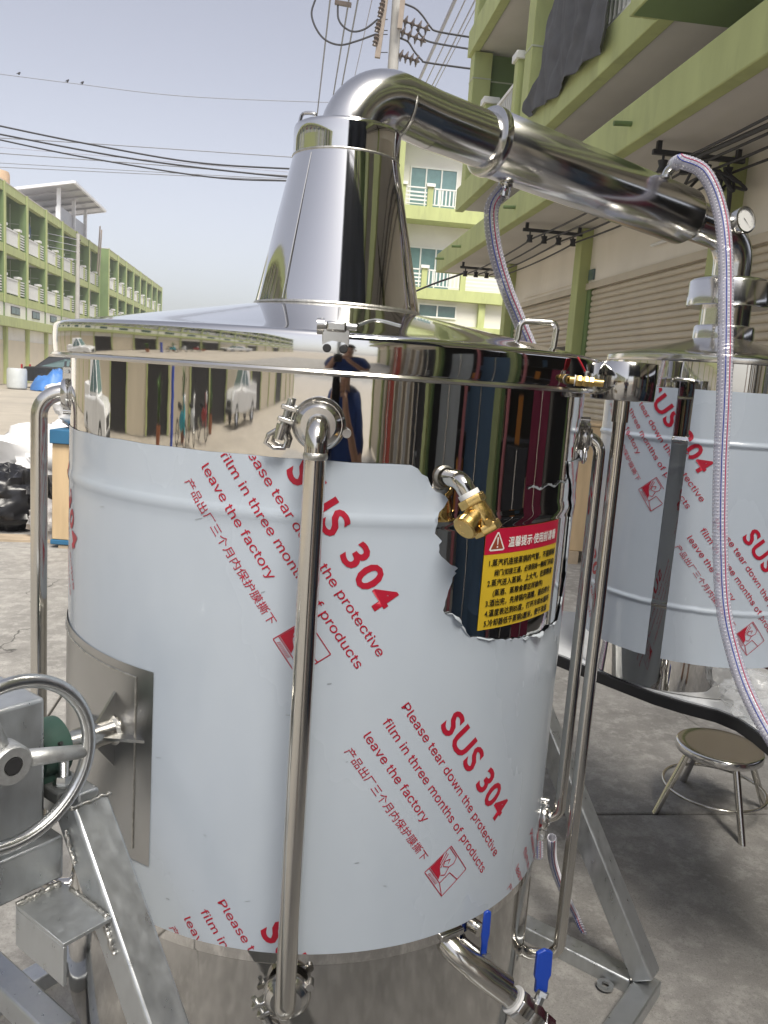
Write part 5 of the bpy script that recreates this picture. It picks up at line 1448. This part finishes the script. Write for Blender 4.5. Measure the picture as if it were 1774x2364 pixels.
h_, HP = hose('clear spiral hose arching from condenser end down past the smaller vessel', [stub_out[-1] - pdir * 0.03 - V((0, -0.035, 0)), at(1475, 350, 2.10), at(1520, 372, 2.06), at(1552, 440, 2.03), at(1567, 540, 1.99), at(1568, 700, 1.94), at(1565, 850, 1.915), at(1558, 1000, 1.905), at(1556, 1150, 1.89), at(1562, 1300, 1.87), at(1582, 1400, 1.84), at(1612, 1490, 1.79), at(1665, 1590, 1.72), at(1740, 1690, 1.65)], 0.0172)
MB().tube([HP[i] for i in range(2)], 0.0185, 20).build('hose_clip', 'clamp', h_)
# black lettering printed along the hanging hose
bm = text_mesh('PVC SPIRAL STEEL WIRE HOSE 25mm', 0.012, 0.01, 0.52)
acc = [0]
for a, b in zip(HP, HP[1:]): acc.append(acc[-1] + (b - a).length)
def hose_map(s_, t_):
    s_ += 0.26
    j = 0
    while j < len(acc) - 2 and acc[j + 1] < s_: j += 1
    f = (s_ - acc[j]) / (acc[j + 1] - acc[j]); c_ = HP[j].lerp(HP[j + 1], f); tt = (HP[j + 1] - HP[j]).normalized()
    fx = (V((0, -1, 0)) - tt * V((0, -1, 0)).dot(tt)).normalized(); fy = tt.cross(fx); a = -0.75 - t_ / 0.0172
    return c_ + (fx * cos(a) + fy * sin(a)) * 0.0176
# small hose on the floor behind the frame
def fl(x, y, z=0.014):
    d = ray(x, y); return V((0, 0, CAM_H)) + d * ((z - CAM_H) / d.z)
bm.free()
g0 = gp(0.53, 0.62)
hose('thin striped hose hanging beside the right leg to floor', [g0, at(1195, 1860, 1.75), at(1215, 1920, 1.95), fl(1240, 1970, 0.06), fl(1264, 2022)], 0.0095, name='drain_hose')

# ================================================================== THINGS AROUND THE YARD
def rough_box(name, mk, par, a, b): return MB().span(a, b).build(name, mk, par, bevel=0.006)
# plywood crate seen left of the still
cl_ = at(112, 1187, 6.43); z1_ = at(135, 959, 6.43).z
cr = thing('plywood_crate', 'tan plywood crate with dark blue band behind the left pipe', 'crate', (cl_.x + 0.5, 6.8, 0))
X0, X1 = cl_.x, cl_.x + 1.0
rough_box('front_panel', 'plywood', cr, (X0, 6.43, 0.09), (X1, 6.45, z1_))
rough_box('side_panel', 'plywood', cr, (X0, 6.452, 0.09), (X0 + 0.02, 7.2, z1_))
rough_box('side_panel', 'plywood', cr, (X1 - 0.02, 6.452, 0.09), (X1, 7.2, z1_))
rough_box('back_panel', 'plywood', cr, (X0 + 0.022, 7.18, 0.09), (X1 - 0.022, 7.2, z1_))
rough_box('blue_band', 'blue_paint', cr, (X0 - 0.01, 6.40, z1_ + 0.002), (X1 + 0.01, 7.22, z1_ + 0.11))
rough_box('base', 'blue_paint', cr, (X0 - 0.01, 6.42, 0.05), (X1 + 0.01, 7.21, 0.088))
for x in (X0 + 0.05, X1 - 0.11): rough_box('skid', 'wood_grey', cr, (x, 6.43, 0), (x + 0.08, 7.2, 0.049))
o = crumple((X0 + 0.22, 6.75, z1_ + 0.27), 0.22, (1.4, 1.2, 0.95), 5.1, 0.3).build('plastic_sack', 'bag_white', sharp=50)
tag(o, 'pale plastic sack lying on top of the plywood crate', 'sack')
# rubbish heap
o = crumple((-3.28, 7.1, 0.26), 0.34, (1.1, 1.0, 0.85), 2.4, 0.28).build('rubbish_bag', 'bag_black', sharp=40)
tag(o, 'black rubbish bag at the left edge of the yard', 'rubbish bag')
o = crumple((-3.05, 7.75, 0.52), 0.52, (1.35, 0.8, 0.8), 8.2, 0.35).build('plastic_sheet', 'bag_white', sharp=40)
tag(o, 'bunched white plastic sheeting behind the black rubbish bag', 'plastic sheet')
o = crumple((-2.72, 6.72, 0.18), 0.18, (1.2, 0.9, 0.95), 3.3, 0.3, 3).build('foam_wrap', 'bag_grey', sharp=40)
tag(o, 'grey roll of wrapping in front of the white sheeting', 'wrapping')
o = MB().box((-3.08, 6.62, 0.03), (0.75, 0.20, 0.03), (V((0.98, 0.18, 0)), V((-0.18, 0.98, 0)), UZ)).build('plank', 'wood_grey', bevel=0.004)
tag(o, 'grey plank lying on the floor before the black rubbish bag', 'plank')
random.seed(21)
mb = MB()
for i in range(26):
    x, y = random.uniform(-3.6, 2.4), random.uniform(2.2, 9)
    s_ = random.uniform(0.006, 0.022)
    mb.box((x, y, 0.004), (s_, s_ * random.uniform(0.4, 1), 0.005), (V((cos(i), sin(i), 0)), V((-sin(i), cos(i), 0)), UZ))
stuff(tag(mb.build('paper_litter', 'bag_white'), 'small pale scraps of litter on the concrete', 'litter'))
# crate on skids right of the still
cr = thing('tall_crate', 'tall plywood crate on wooden skids right of the still', 'crate', (2.1, 7.6, 0))
zt = at(1272, 920, 7.3).z
rough_box('front_panel', 'plywood', cr, (1.66, 7.2, 0.14), (2.5, 7.22, zt))
rough_box('side_panel', 'plywood', cr, (1.66, 7.222, 0.14), (1.68, 8.0, zt))
rough_box('side_panel', 'plywood', cr, (2.48, 7.222, 0.14), (2.5, 8.0, zt))
rough_box('lid', 'plywood', cr, (1.65, 7.19, zt + 0.002), (2.51, 8.01, zt + 0.025))
for x in (1.66, 2.05, 2.40): rough_box('skid', 'wood_grey', cr, (x, 7.2, 0), (x + 0.1, 8.0, 0.138))
# far left of the street
def flz(x, y): return fl(x, y, 0.0)
tb = thing('tarp_heap', 'heap under a blue tarpaulin across the street', 'heap', (-14.4, 35, 0))
def moundf(cx0, cy0, rx, ry, h, seed, z0=0.0):
    def f(u, v):
        a = 2 * pi * u; r = v
        x, y = cos(a) * r, sin(a) * r
        z = h * (max(0, 1 - r ** 2)) ** 0.7 * (1 + 0.5 * noise.noise(V((x * 1.5 + seed, y * 1.5, 0)))) + (0.16 * noise.noise(V((x * 4, y * 4, seed))) + 0.12 * abs(noise.noise(V((x * 9, y * 9, seed))))) * (1 - r * 0.6)
        return V((cx0 + x * rx * (1 + 0.15 * noise.noise(V((cos(a), sin(a), seed)))), cy0 + y * ry, max(z0, z0 + z)))
    return f
MB().grid(moundf(-14.35, 35.2, 0.95, 1.0, 0.85, 2.0), 64, 30).build('tarpaulin', 'tarp_blue', tb, sharp=35)
for i, (x, y, r) in enumerate(((-13.75, 34.7, 0.35), (-13.5, 35.3, 0.42), (-14.0, 34.35, 0.28))):
    crumple((x, y, r * 0.55), r, (1.3, 1, 0.65), 4.0 + i, 0.2).build('sack', 'bag_white', tb, sharp=50)
o = MB().lathe([(0, 0), (0.36, 0), (0.40, 0.05), (0.40, 0.75), (0.36, 0.85), (0.33, 0.85), (0.3, 0.3), (0, 0.3)], 28, (-15.75, 34.8, 0)).build('plastic_barrel', 'barrel')
tag(o, 'pale grey barrel beside the blue tarpaulin heap', 'barrel')
o = thing('sawhorse', 'rough wooden trestle behind the blue tarpaulin heap', 'trestle', (-14.6, 37.5, 0))
rough_box('beam', 'wood_grey', o, (-15.2, 37.4, 0.95), (-13.7, 37.55, 1.1))
for x in (-15.1, -13.85): MB().beam((x, 37.3, 0), (x + 0.1, 37.45, 0.95), 0.09, 0.09).build('leg', 'wood_grey', o)

# ------------------------------------------------------------------ vehicles
def wheel_(par, c_, ax, r=0.34, w_=0.22):
    t = MB().lathe([(r * 0.62, -w_ / 2), (r * 0.93, -w_ / 2), (r, -w_ * 0.35), (r, w_ * 0.35), (r * 0.93, w_ / 2), (r * 0.62, w_ / 2)], 28, c_, ax).build('wheel', 'tyre', par)
    MB().lathe([(0, -w_ * 0.2), (r * 0.55, -w_ * 0.35), (r * 0.63, -w_ * 0.42), (r * 0.63, w_ * 0.42), (r * 0.55, w_ * 0.35), (0, w_ * 0.2)], 20, c_, ax).build('rim', 'clamp', t)
def vehicle(name, label, loc, rz, paint, lower, cabin, width, wheels, cab_in=0.14, group=None, bed=None):
    t = thing(name, label, 'pickup' if bed else 'car', loc, rz, group)
    hw = width / 2
    MB().prism(lower, (-hw, 0, 0), (0, 1, 0), (0, 0, 1), (width, 0, 0)).build('body', paint, t, bevel=0.06, bseg=3)
    n = len(cabin); zmin = min(p[1] for p in cabin); zmax = max(p[1] for p in cabin)
    ins = lambda z: hw - 0.05 - cab_in * (z - zmin) / (zmax - zmin)
    vs = [V((-ins(z), y, z)) for y, z in cabin] + [V((ins(z), y, z)) for y, z in cabin]
    MB().add(vs, [tuple(range(n)), tuple(range(n, 2 * n))] + [(k, (k + 1) % n, n + (k + 1) % n, n + k) for k in range(n)]).build('cabin', paint, t, bevel=0.05, bseg=2)
    yb = [p[0] for p in cabin if p[1] == zmin]; yt = [p[0] for p in cabin if p[1] == zmax]
    y0, y1, t0_, t1_ = min(yb), max(yb), min(yt), max(yt); za, zb = zmin + 0.06, zmax - 0.09
    L = lambda y_b, y_t, z: y_b + (y_t - y_b) * (z - zmin) / (zmax - zmin)
    mid = (y0 + y1) / 2
    for s_ in (-1, 1):
        for a, b in ((0, 1), (1, 0)):
            if a == 0: P = [(L(y0, t0_, za) + 0.08, za), (mid - 0.05, za), (mid - 0.05, zb), (L(y0, t0_, zb) + 0.10, zb)]
            else: P = [(mid + 0.05, za), (L(y1, t1_, za) - 0.08, za), (L(y1, t1_, zb) - 0.10, zb), (mid + 0.05, zb)]
            MB().add([V((s_ * (ins(z) + 0.006), y, z)) for y, z in P] + [V((s_ * (ins(z) - 0.02), y, z)) for y, z in P], [(0, 1, 2, 3), (4, 5, 6, 7), (0, 1, 5, 4), (1, 2, 6, 5), (2, 3, 7, 6), (3, 0, 4, 7)]).build('side_window', 'glass_dark', t)
    for y_b, y_t, sg, nm in ((y0, t0_, -1, 'windscreen'), (y1, t1_, 1, 'rear_window')):
        MB().add([V((k * (ins(z) - 0.1), L(y_b, y_t, z) + sg * 0.008, z)) for z in (za, zb) for k in (-1, 1)] + [V((k * (ins(z) - 0.1), L(y_b, y_t, z) - sg * 0.02, z)) for z in (za, zb) for k in (-1, 1)], [(0, 1, 3, 2), (4, 5, 7, 6), (0, 1, 5, 4), (2, 3, 7, 6), (0, 2, 6, 4), (1, 3, 7, 5)]).build(nm, 'glass_dark', t)
    for y in wheels:
        for s_ in (-1, 1): wheel_(t, V((s_ * (hw - 0.1), y, 0.34)), (1, 0, 0))
    yf = min(p[0] for p in lower); yr = max(p[0] for p in lower)
    for s_ in (-1, 1):
        MB().box((s_ * (hw - 0.25), yf - 0.005, 0.78), (0.36, 0.06, 0.16)).build('headlight', 'lamp_clear', t, bevel=0.02)
        MB().box((s_ * (hw - 0.14), yr + 0.005, 0.85), (0.16, 0.06, 0.32)).build('tail_light', 'lamp_red', t, bevel=0.02)
        MB().box((s_ * (hw + 0.06), y0 + 0.3, zmin + 0.06), (0.16, 0.1, 0.14)).build('mirror', paint, t, bevel=0.03)
    MB().box((0, yf - 0.01, 0.62), (width * 0.6, 0.05, 0.2)).build('grille', 'black_iron', t, bevel=0.02)
    MB().box((0, yf - 0.02, 0.36), (width * 0.96, 0.12, 0.18)).build('bumper', 'black_iron', t, bevel=0.03)
    if bed:
        for s_ in (-1, 1): MB().span((s_ * (hw - 0.09) - 0.06, bed[0], 0.9), (s_ * (hw - 0.09) + 0.06, bed[1], 1.12)).build('bed_side', paint, t, bevel=0.02)
        MB().span((-hw + 0.04, bed[1] - 0.07, 0.9), (hw - 0.04, bed[1] + 0.0, 1.12)).build('tailgate', paint, t, bevel=0.02)
    return t
low_p = [(-2.55, 0.32), (2.55, 0.38), (2.6, 0.55), (2.58, 0.92), (-1.1, 0.98), (-2.3, 0.92), (-2.58, 0.75), (-2.62, 0.45)]
cab_p = [(-1.15, 0.96), (1.0, 0.96), (0.85, 1.62), (-0.35, 1.66)]
vehicle('pickup_truck', 'white pickup parked before the shops, mirrored at centre of the steel band', (-12.2, -17.6, 0), radians(195), 'car_white', low_p, cab_p, 1.8, (-1.65, 1.6), bed=(1.02, 2.58), group='pickups mirrored in the still')
vehicle('pickup_truck', 'white pickup mirrored at the left end of the steel band', (-12.2, 6.2, 0), radians(10), 'car_white', low_p, cab_p, 1.8, (-1.65, 1.6), bed=(1.02, 2.58), group='pickups mirrored in the still')
low_c = [(-2.1, 0.28), (2.15, 0.30), (2.2, 0.6), (2.1, 0.92), (1.3, 0.98), (-0.9, 0.94), (-2.0, 0.80), (-2.18, 0.55)]
cab_c = [(-0.95, 0.92), (1.7, 0.92), (1.1, 1.42), (-0.15, 1.44)]
pc = at(152, 825, 37.5)
vehicle('parked_car', 'black car half hidden behind the still across the street', (pc.x + 0.3, 37.6, 0), radians(100), 'car_black', low_c, cab_c, 1.7, (-1.35, 1.35))
def motorbike(loc, rz, paint, label):
    t = thing('motorbike', label, 'motorbike', loc, rz, 'motorbikes before the shops')
    for y in (-0.62, 0.62):
        MB().tube([V((0, y + 0.25 * cos(a), 0.28 + 0.25 * sin(a))) for a in [2 * pi * i / 28 for i in range(28)]], 0.035, 10, closed=True).build('tyre', 'tyre', t)
        MB().lathe([(0, -0.03), (0.05, -0.03), (0.05, 0.03), (0, 0.03)], 12, V((0, y, 0.28)), (1, 0, 0)).cyl((0, y - 0.22, 0.28), (0, y + 0.22, 0.28), 0.01, n=6).cyl((0, y, 0.06), (0, y, 0.50), 0.01, n=6).build('wheel_hub', 'clamp', t)
    MB().ball((0, -0.05, 0.52), 0.3, 16, 10, (0.45, 1.2, 0.62)).build('fairing', paint, t)
    MB().prism([(-0.62, 0.3), (-0.5, 0.34), (-0.36, 0.9), (-0.28, 1.0), (-0.42, 1.0), (-0.52, 0.7)], (-0.09, 0, 0), (0, 1, 0), (0, 0, 1), (0.18, 0, 0)).build('front_shield', paint, t, bevel=0.03)
    MB().ball((0, 0.3, 0.76), 0.28, 14, 8, (0.42, 1.35, 0.26)).build('seat', 'tyre', t)
    MB().tube([V((-0.34, -0.28, 1.02)), V((-0.12, -0.40, 1.0)), V((0.12, -0.40, 1.0)), V((0.34, -0.28, 1.02))], 0.016, 8).build('handlebar', 'tyre', t)
    MB().ball((0, -0.5, 0.92), 0.1, 10, 8).build('headlamp', 'lamp_clear', t)
    for s_ in (-1, 1): MB().cyl((s_ * 0.3, -0.34, 1.03), (s_ * 0.34, -0.36, 1.2), 0.008, n=6).ball((s_ * 0.34, -0.36, 1.24), 0.06, 10, 6, (1, 0.4, 0.8)).build('mirror', 'tyre', t)
    MB().cyl((0.12, 0.1, 0.26), (0.14, 0.75, 0.36), 0.045, n=12).build('exhaust', 'clamp', t)
motorbike((-12.4, -6.0, 0), radians(75), 'bike_teal', 'teal motorbike nearest the blue roll, mirrored in the still')
motorbike((-12.5, -7.6, 0), radians(95), 'car_white', 'white motorbike in the middle of the three mirrored ones')
motorbike((-12.5, -9.4, 0), radians(85), 'bike_red', 'red motorbike nearest the mirrored white pickup')
def potplant(loc, h, label, seed):
    t = thing('potted_plant', label, 'plant', loc, group='potted plants before the shops')
    p = V(loc); random.seed(seed)
    MB().lathe([(0, 0), (0.2, 0), (0.27, 0.4), (0.29, 0.42), (0.25, 0.42), (0.22, 0.3), (0, 0.3)], 20, p).build('pot', 'terracotta', t)
    MB().tube([p + UZ * 0.3, p + V((0.03, 0.02, h * 0.5))], 0.03, 8).build('stem', 'bark', t)
    mb = MB()
    for i in range(60):
        a = random.uniform(0, 2 * pi); e = random.uniform(0.4, 1.35); l_ = random.uniform(0.45, 0.8) * h * 0.55; b = p + UZ * random.uniform(0.35, h * 0.55)
        d = V((cos(a) * cos(e), sin(a) * cos(e), sin(e))); s_ = V((-sin(a), cos(a), 0)) * 0.035
        q1 = b + d * l_ * 0.5; q2 = b + d * l_ - UZ * l_ * 0.25
        mb.add([b - s_ * 0.3, b + s_ * 0.3, q1 + s_, q1 - s_, q2], [(0, 1, 2, 3), (3, 2, 4)])
    mb.build('foliage', 'leaf', t)
potplant((-13.4, -3.4, 0), 1.9, 'tall potted plant mirrored left of the teal motorbike', 1)
potplant((-13.6, -7.0, 0), 2.1, 'tallest potted plant mirrored behind the motorbikes', 2)
potplant((-13.4, -11.6, 0), 1.7, 'shorter potted plant mirrored beside the white pickup', 3)
o = MB().cyl((-12.5, -4.8, 0), (-12.5, -4.8, 1.5), 0.16, n=20).build('plastic_roll', 'blue_handle')
tag(o, 'upright blue plastic roll mirrored beside the motorbikes', 'roll')

# ------------------------------------------------------------------ what stands beside the shops on the right
def banner(name, L, S, w_, h, mk, label, txt=None, tm='banner_white', foot=True, rot=0.0, cat='banner'):
    p = street(L, S, 0); t = thing(name, label, cat, p, AR + pi / 2 + rot)
    MB().box((0, 0, h / 2 + 0.06), (w_, 0.012, h)).build('panel', mk, t, bevel=0.002)
    MB().box((0, 0, 0.03), (w_ * 0.9, 0.30, 0.06)).build('stand', 'clamp', t, bevel=0.01)
    MB().cyl((0, 0.03, 0.05), (0, 0.03, h + 0.05), 0.01, n=8).build('pole', 'clamp', t)
    if txt:
        body, size, rotv = txt
        bm = text_mesh(body, size, 0.02)
        mb = MB(); idx = {k: i for i, k in enumerate(bm.verts)}
        xs = [k.co.x for k in bm.verts]; wd = max(xs)
        for sg in (1, -1):
            if rotv: vs = [V((-sg * (k.co.y - size * 0.35), sg * 0.0095, h * 0.5 + 0.06 - (k.co.x - wd / 2) * 1)) for k in bm.verts]
            else: vs = [V((-sg * (k.co.x - wd / 2), sg * 0.0095, h * 0.75 + k.co.y)) for k in bm.verts]
            mb.add(vs, [[idx[v] for v in f.verts] for f in bm.faces])
        bm.free(); mb.build('lettering', tm, t, sharp=180)
    return t
banner('feather_banner', 1.05, -1.25, 0.34, 1.9, 'banner_red', 'orange red banner mirrored beside the blue shirt')
banner('notice_board', 1.55, -0.95, 0.42, 1.9, 'banner_black', 'black board with white vertical lettering mirrored in the still', ('NOTE', 0.24, True), cat='board')
banner('roll_up_banner', 1.95, -0.45, 0.55, 1.8, 'banner_white', 'pale roll up banner mirrored next to the black board')
banner('roll_up_banner', 2.25, 0.15, 0.60, 1.75, 'banner_blue', 'blue roll up banner mirrored above the brass valve')
banner('feather_banner', 2.35, 1.55, 0.45, 1.55, 'magenta', 'deep red banner mirrored above the warning sticker')
banner('notice_board', 2.35, 1.05, 0.5, 1.25, 'banner_black', 'black board with small print mirrored above the sticker', ('价目表', 0.12, False), cat='board')
for i, (L, S) in enumerate(((2.1, -0.15), (2.45, 0.72))):
    o = MB().cyl(street(L, S, 0), street(L, S, 2.3), 0.035, n=14).build('pink_post', 'pink')
    tag(o, ['thin pink post mirrored between the pale and blue banners', 'thin pink post mirrored between blue drum and black board'][i], 'post', 'pink posts')
dr = MB().lathe([(0, 0), (0.26, 0), (0.28, 0.04), (0.285, 0.28), (0.295, 0.30), (0.285, 0.32), (0.285, 0.58), (0.295, 0.60), (0.285, 0.62), (0.28, 0.86), (0.2, 0.9), (0, 0.9)], 32, street(2.5, 0.40)).build('plastic_drum', 'banner_blue')
tag(dr, 'blue plastic drum mirrored below the brass valve', 'drum')
ps = thing('board_stack', 'stack of pale boards leaning upright, mirrored in the still', 'boards', street(1.5, -2.1))
for i in range(7):
    p = street(1.25 + i * 0.12, -2.1 + 0.03 * (i % 3), 0)
    MB().box(p + UZ * 1.05, (0.09, 0.03, 2.1 - 0.08 * (i % 3)), (V((cos(AR), sin(AR), 0)), V((-sin(AR), cos(AR), 0)), V((0.02, 0.04, 1)).normalized())).build('board', 'white_wall' if i % 2 else 'wood_grey', ps, bevel=0.004)
rk = thing('goods_rack', 'dark rack of boxed goods inside the open shop', 'rack', street(5.2, -0.5))
for z in (0.5, 1.1, 1.7): MB().span(street(4.9, -2.6, z), street(4.9, -2.6, z) + V((0.5, 4.6, 0.03))).build('shelf', 'black_iron', rk)
for i in range(14):
    p = street(5.0, -2.4 + 0.31 * i, 0.53 + 0.6 * (i % 3))
    MB().box(p + V((0.1, 0, 0.18)), (0.3, 0.24, 0.34)).build('box', ['orange', 'banner_blue', 'plywood', 'banner_white', 'bike_red'][i % 5], rk, bevel=0.006)

# ------------------------------------------------------------------ the person taking the picture
def skin_body(name, joints, bones, mk, parent, sub=2):
    me = bpy.data.meshes.new(name)
    keys = list(joints)
    off = parent.location if parent else V((0, 0, 0))
    me.from_pydata([tuple(V(joints[k][0]) - off) for k in keys], [(keys.index(a), keys.index(b)) for a, b in bones], [])
    ob = bpy.data.objects.new(name, me); COL.objects.link(ob)
    if parent: ob.parent = parent
    me.materials.append(MATS[mk])
    md = ob.modifiers.new('skin', 'SKIN'); md.use_smooth_shade = True
    if not me.skin_vertices: me.attributes
    sl = me.skin_vertices[0].data if me.skin_vertices else None
    if sl is None:
        bm = bmesh.new(); bm.from_mesh(me); bm.verts.layers.skin.verify(); bm.to_mesh(me); bm.free(); sl = me.skin_vertices[0].data
    for i, k in enumerate(keys):
        r = joints[k][1]; sl[i].radius = r if isinstance(r, tuple) else (r, r); sl[i].use_root = (i == 0)
    s_ = ob.modifiers.new('sub', 'SUBSURF'); s_.levels = sub; s_.render_levels = sub
    return ob
PX, PY_ = 0.19, -0.43
per = thing('person', 'person in dark blue shirt holding up a phone, mirrored in the still', 'person', (PX, PY_, 0))
J = {'pelvis': ((PX, PY_, 0.93), (0.15, 0.11)), 'waist': ((PX, PY_, 1.10), (0.13, 0.095)), 'chest': ((PX, PY_ + 0.01, 1.32), (0.155, 0.11)), 'neck0': ((PX, PY_, 1.47), 0.075), 'neck': ((PX, PY_ + 0.01, 1.53), 0.052),
     'head0': ((PX, PY_ + 0.02, 1.60), (0.07, 0.085)), 'head': ((PX, PY_ + 0.02, 1.70), (0.072, 0.09)), 'crown': ((PX, PY_ + 0.01, 1.76), (0.05, 0.06)),
     'sl': ((PX - 0.18, PY_, 1.42), 0.06), 'el': ((PX - 0.24, PY_ + 0.14, 1.22), 0.042), 'wl': ((PX - 0.19, PY_ + 0.33, 1.44), 0.028), 'hl': ((PX - 0.17, PY_ + 0.37, 1.50), 0.03),
     'sr': ((PX + 0.18, PY_, 1.42), 0.06), 'er': ((PX + 0.22, PY_ + 0.12, 1.20), 0.042), 'wr': ((PX - 0.02, PY_ + 0.33, 1.42), 0.028), 'hr': ((PX - 0.07, PY_ + 0.37, 1.49), 0.03),
     'hipl': ((PX - 0.09, PY_, 0.86), 0.085), 'kl': ((PX - 0.10, PY_ + 0.03, 0.48), 0.055), 'al': ((PX - 0.10, PY_, 0.09), 0.038), 'tl': ((PX - 0.11, PY_ + 0.16, 0.035), 0.033),
     'hipr': ((PX + 0.09, PY_, 0.86), 0.085), 'kr': ((PX + 0.11, PY_ + 0.03, 0.48), 0.055), 'ar': ((PX + 0.12, PY_, 0.09), 0.038), 'tr': ((PX + 0.14, PY_ + 0.16, 0.035), 0.033)}
Bn = [('pelvis', 'waist'), ('waist', 'chest'), ('chest', 'neck0'), ('neck0', 'neck'), ('neck', 'head0'), ('head0', 'head'), ('head', 'crown'), ('chest', 'sl'), ('sl', 'el'), ('el', 'wl'), ('wl', 'hl'), ('chest', 'sr'), ('sr', 'er'), ('er', 'wr'), ('wr', 'hr'), ('pelvis', 'hipl'), ('hipl', 'kl'), ('kl', 'al'), ('al', 'tl'), ('pelvis', 'hipr'), ('hipr', 'kr'), ('kr', 'ar'), ('ar', 'tr')]
skin_body('body', J, Bn, 'skin', per)
grow = lambda k, d: (J[k][0], tuple(x + d for x in (J[k][1] if isinstance(J[k][1], tuple) else (J[k][1],) * 2)))
sh_keys = {k: grow(k, 0.038) for k in ('pelvis', 'waist', 'chest', 'neck0', 'sl', 'el', 'sr', 'er')}
for s_, e_, nm in (('sl', 'el', 'cl'), ('sr', 'er', 'cr')):
    sh_keys[nm] = (tuple(V(J[s_][0]).lerp(V(J[e_][0]), 0.75)), (0.066, 0.066))
for k in ('el', 'er'): sh_keys.pop(k)
skin_body('shirt', sh_keys, [('pelvis', 'waist'), ('waist', 'chest'), ('chest', 'neck0'), ('chest', 'sl'), ('sl', 'cl'), ('chest', 'sr'), ('sr', 'cr')], 'shirt_blue', per)
tr_keys = {k: grow(k, 0.016) for k in ('pelvis', 'hipl', 'kl', 'al', 'hipr', 'kr', 'ar')}
skin_body('trousers', tr_keys, [('pelvis', 'hipl'), ('hipl', 'kl'), ('kl', 'al'), ('pelvis', 'hipr'), ('hipr', 'kr'), ('kr', 'ar')], 'trousers', per)
MB().ball((PX, PY_ - 0.005, 1.735), 0.1, 20, 14, (0.86, 1.05, 0.85), lambda d: 1.0 if d.z > -0.1 - 0.5 * (d.y < 0.2) else 0.8).build('hair', 'hair', per)
MB().cyl((PX, PY_ + 0.105, 1.655), (PX, PY_ + 0.128, 1.645), 0.012, 0.008, n=8).build('nose', 'skin', per)
for s_ in (-1, 1):
    MB().ball((PX + s_ * 0.032, PY_ + 0.098, 1.685), 0.011, 10, 6).build('eye', 'black_wire', per)
    MB().ball((PX + s_ * 0.083, PY_ + 0.02, 1.665), 0.028, 8, 6, (0.35, 0.7, 1.1)).build('ear', 'skin', per)
MB().ball((PX, PY_ + 0.10, 1.612), 0.02, 10, 6, (1.2, 0.5, 0.3)).build('mouth', 'bike_red', per)
for s_, hc in ((-1, V((PX - 0.17, PY_ + 0.375, 1.505))), (1, V((PX - 0.07, PY_ + 0.375, 1.495)))):
    for i in range(4):
        b = hc + V((0, 0.005, -0.012 + 0.017 * i)); l_ = (0.05, 0.06, 0.062, 0.054)[i]
        MB().tube(smooth_path([b, b + V((-s_ * 0.004, 0.012, 0.006)), b + V((-s_ * l_ * 0.45, 0.016, 0.006)), b + V((-s_ * l_ * 0.8, 0.012, 0.004))], 4), 0.0078, 8).build('finger', 'skin', per)
    MB().tube(smooth_path([hc + V((0, -0.005, 0)), hc + V((-s_ * 0.012, -0.012, 0.02)), hc + V((-s_ * 0.035, -0.006, 0.035))], 4), 0.009, 8).build('thumb', 'skin', per)
ph = thing('phone', 'black phone held up by the person in blue shirt', 'phone', (0.035, -0.022, 1.47))
MB().span((-0.005, -0.030, 1.415), (0.071, -0.022, 1.565)).build('case', 'phone', ph, bevel=0.003)
MB().cyl((0.0, -0.0225, 1.55), (0.0, -0.0185, 1.55), 0.008, n=16).build('lens', 'lamp_clear', ph)
for k_ in list(bpy.data.objects):
    if '_l' in k_: del k_['_l']
BLK.free()

# ------------------------------------------------------------------ hazy air over the whole place
hz = MB().span((-252, -252, -1.1), (252, 252, 14.6)).build('haze', 'concrete_edge')
hz.data.materials.clear()
M = bpy.data.materials.new('haze_air'); M.use_nodes = True; t_ = M.node_tree
for n_ in list(t_.nodes): t_.nodes.remove(n_)
pv = t_.nodes.new('ShaderNodeVolumePrincipled'); ov = t_.nodes.new('ShaderNodeOutputMaterial')
pv.inputs['Color'].default_value = (0.93, 0.94, 0.97, 1); pv.inputs['Density'].default_value = 0.0023; pv.inputs['Anisotropy'].default_value = 0.2
t_.links.new(pv.outputs[0], ov.inputs['Volume'])
hz.data.materials.append(M)
stuff(hz)
hz['label'] = 'thin pale haze hanging in the air over street'
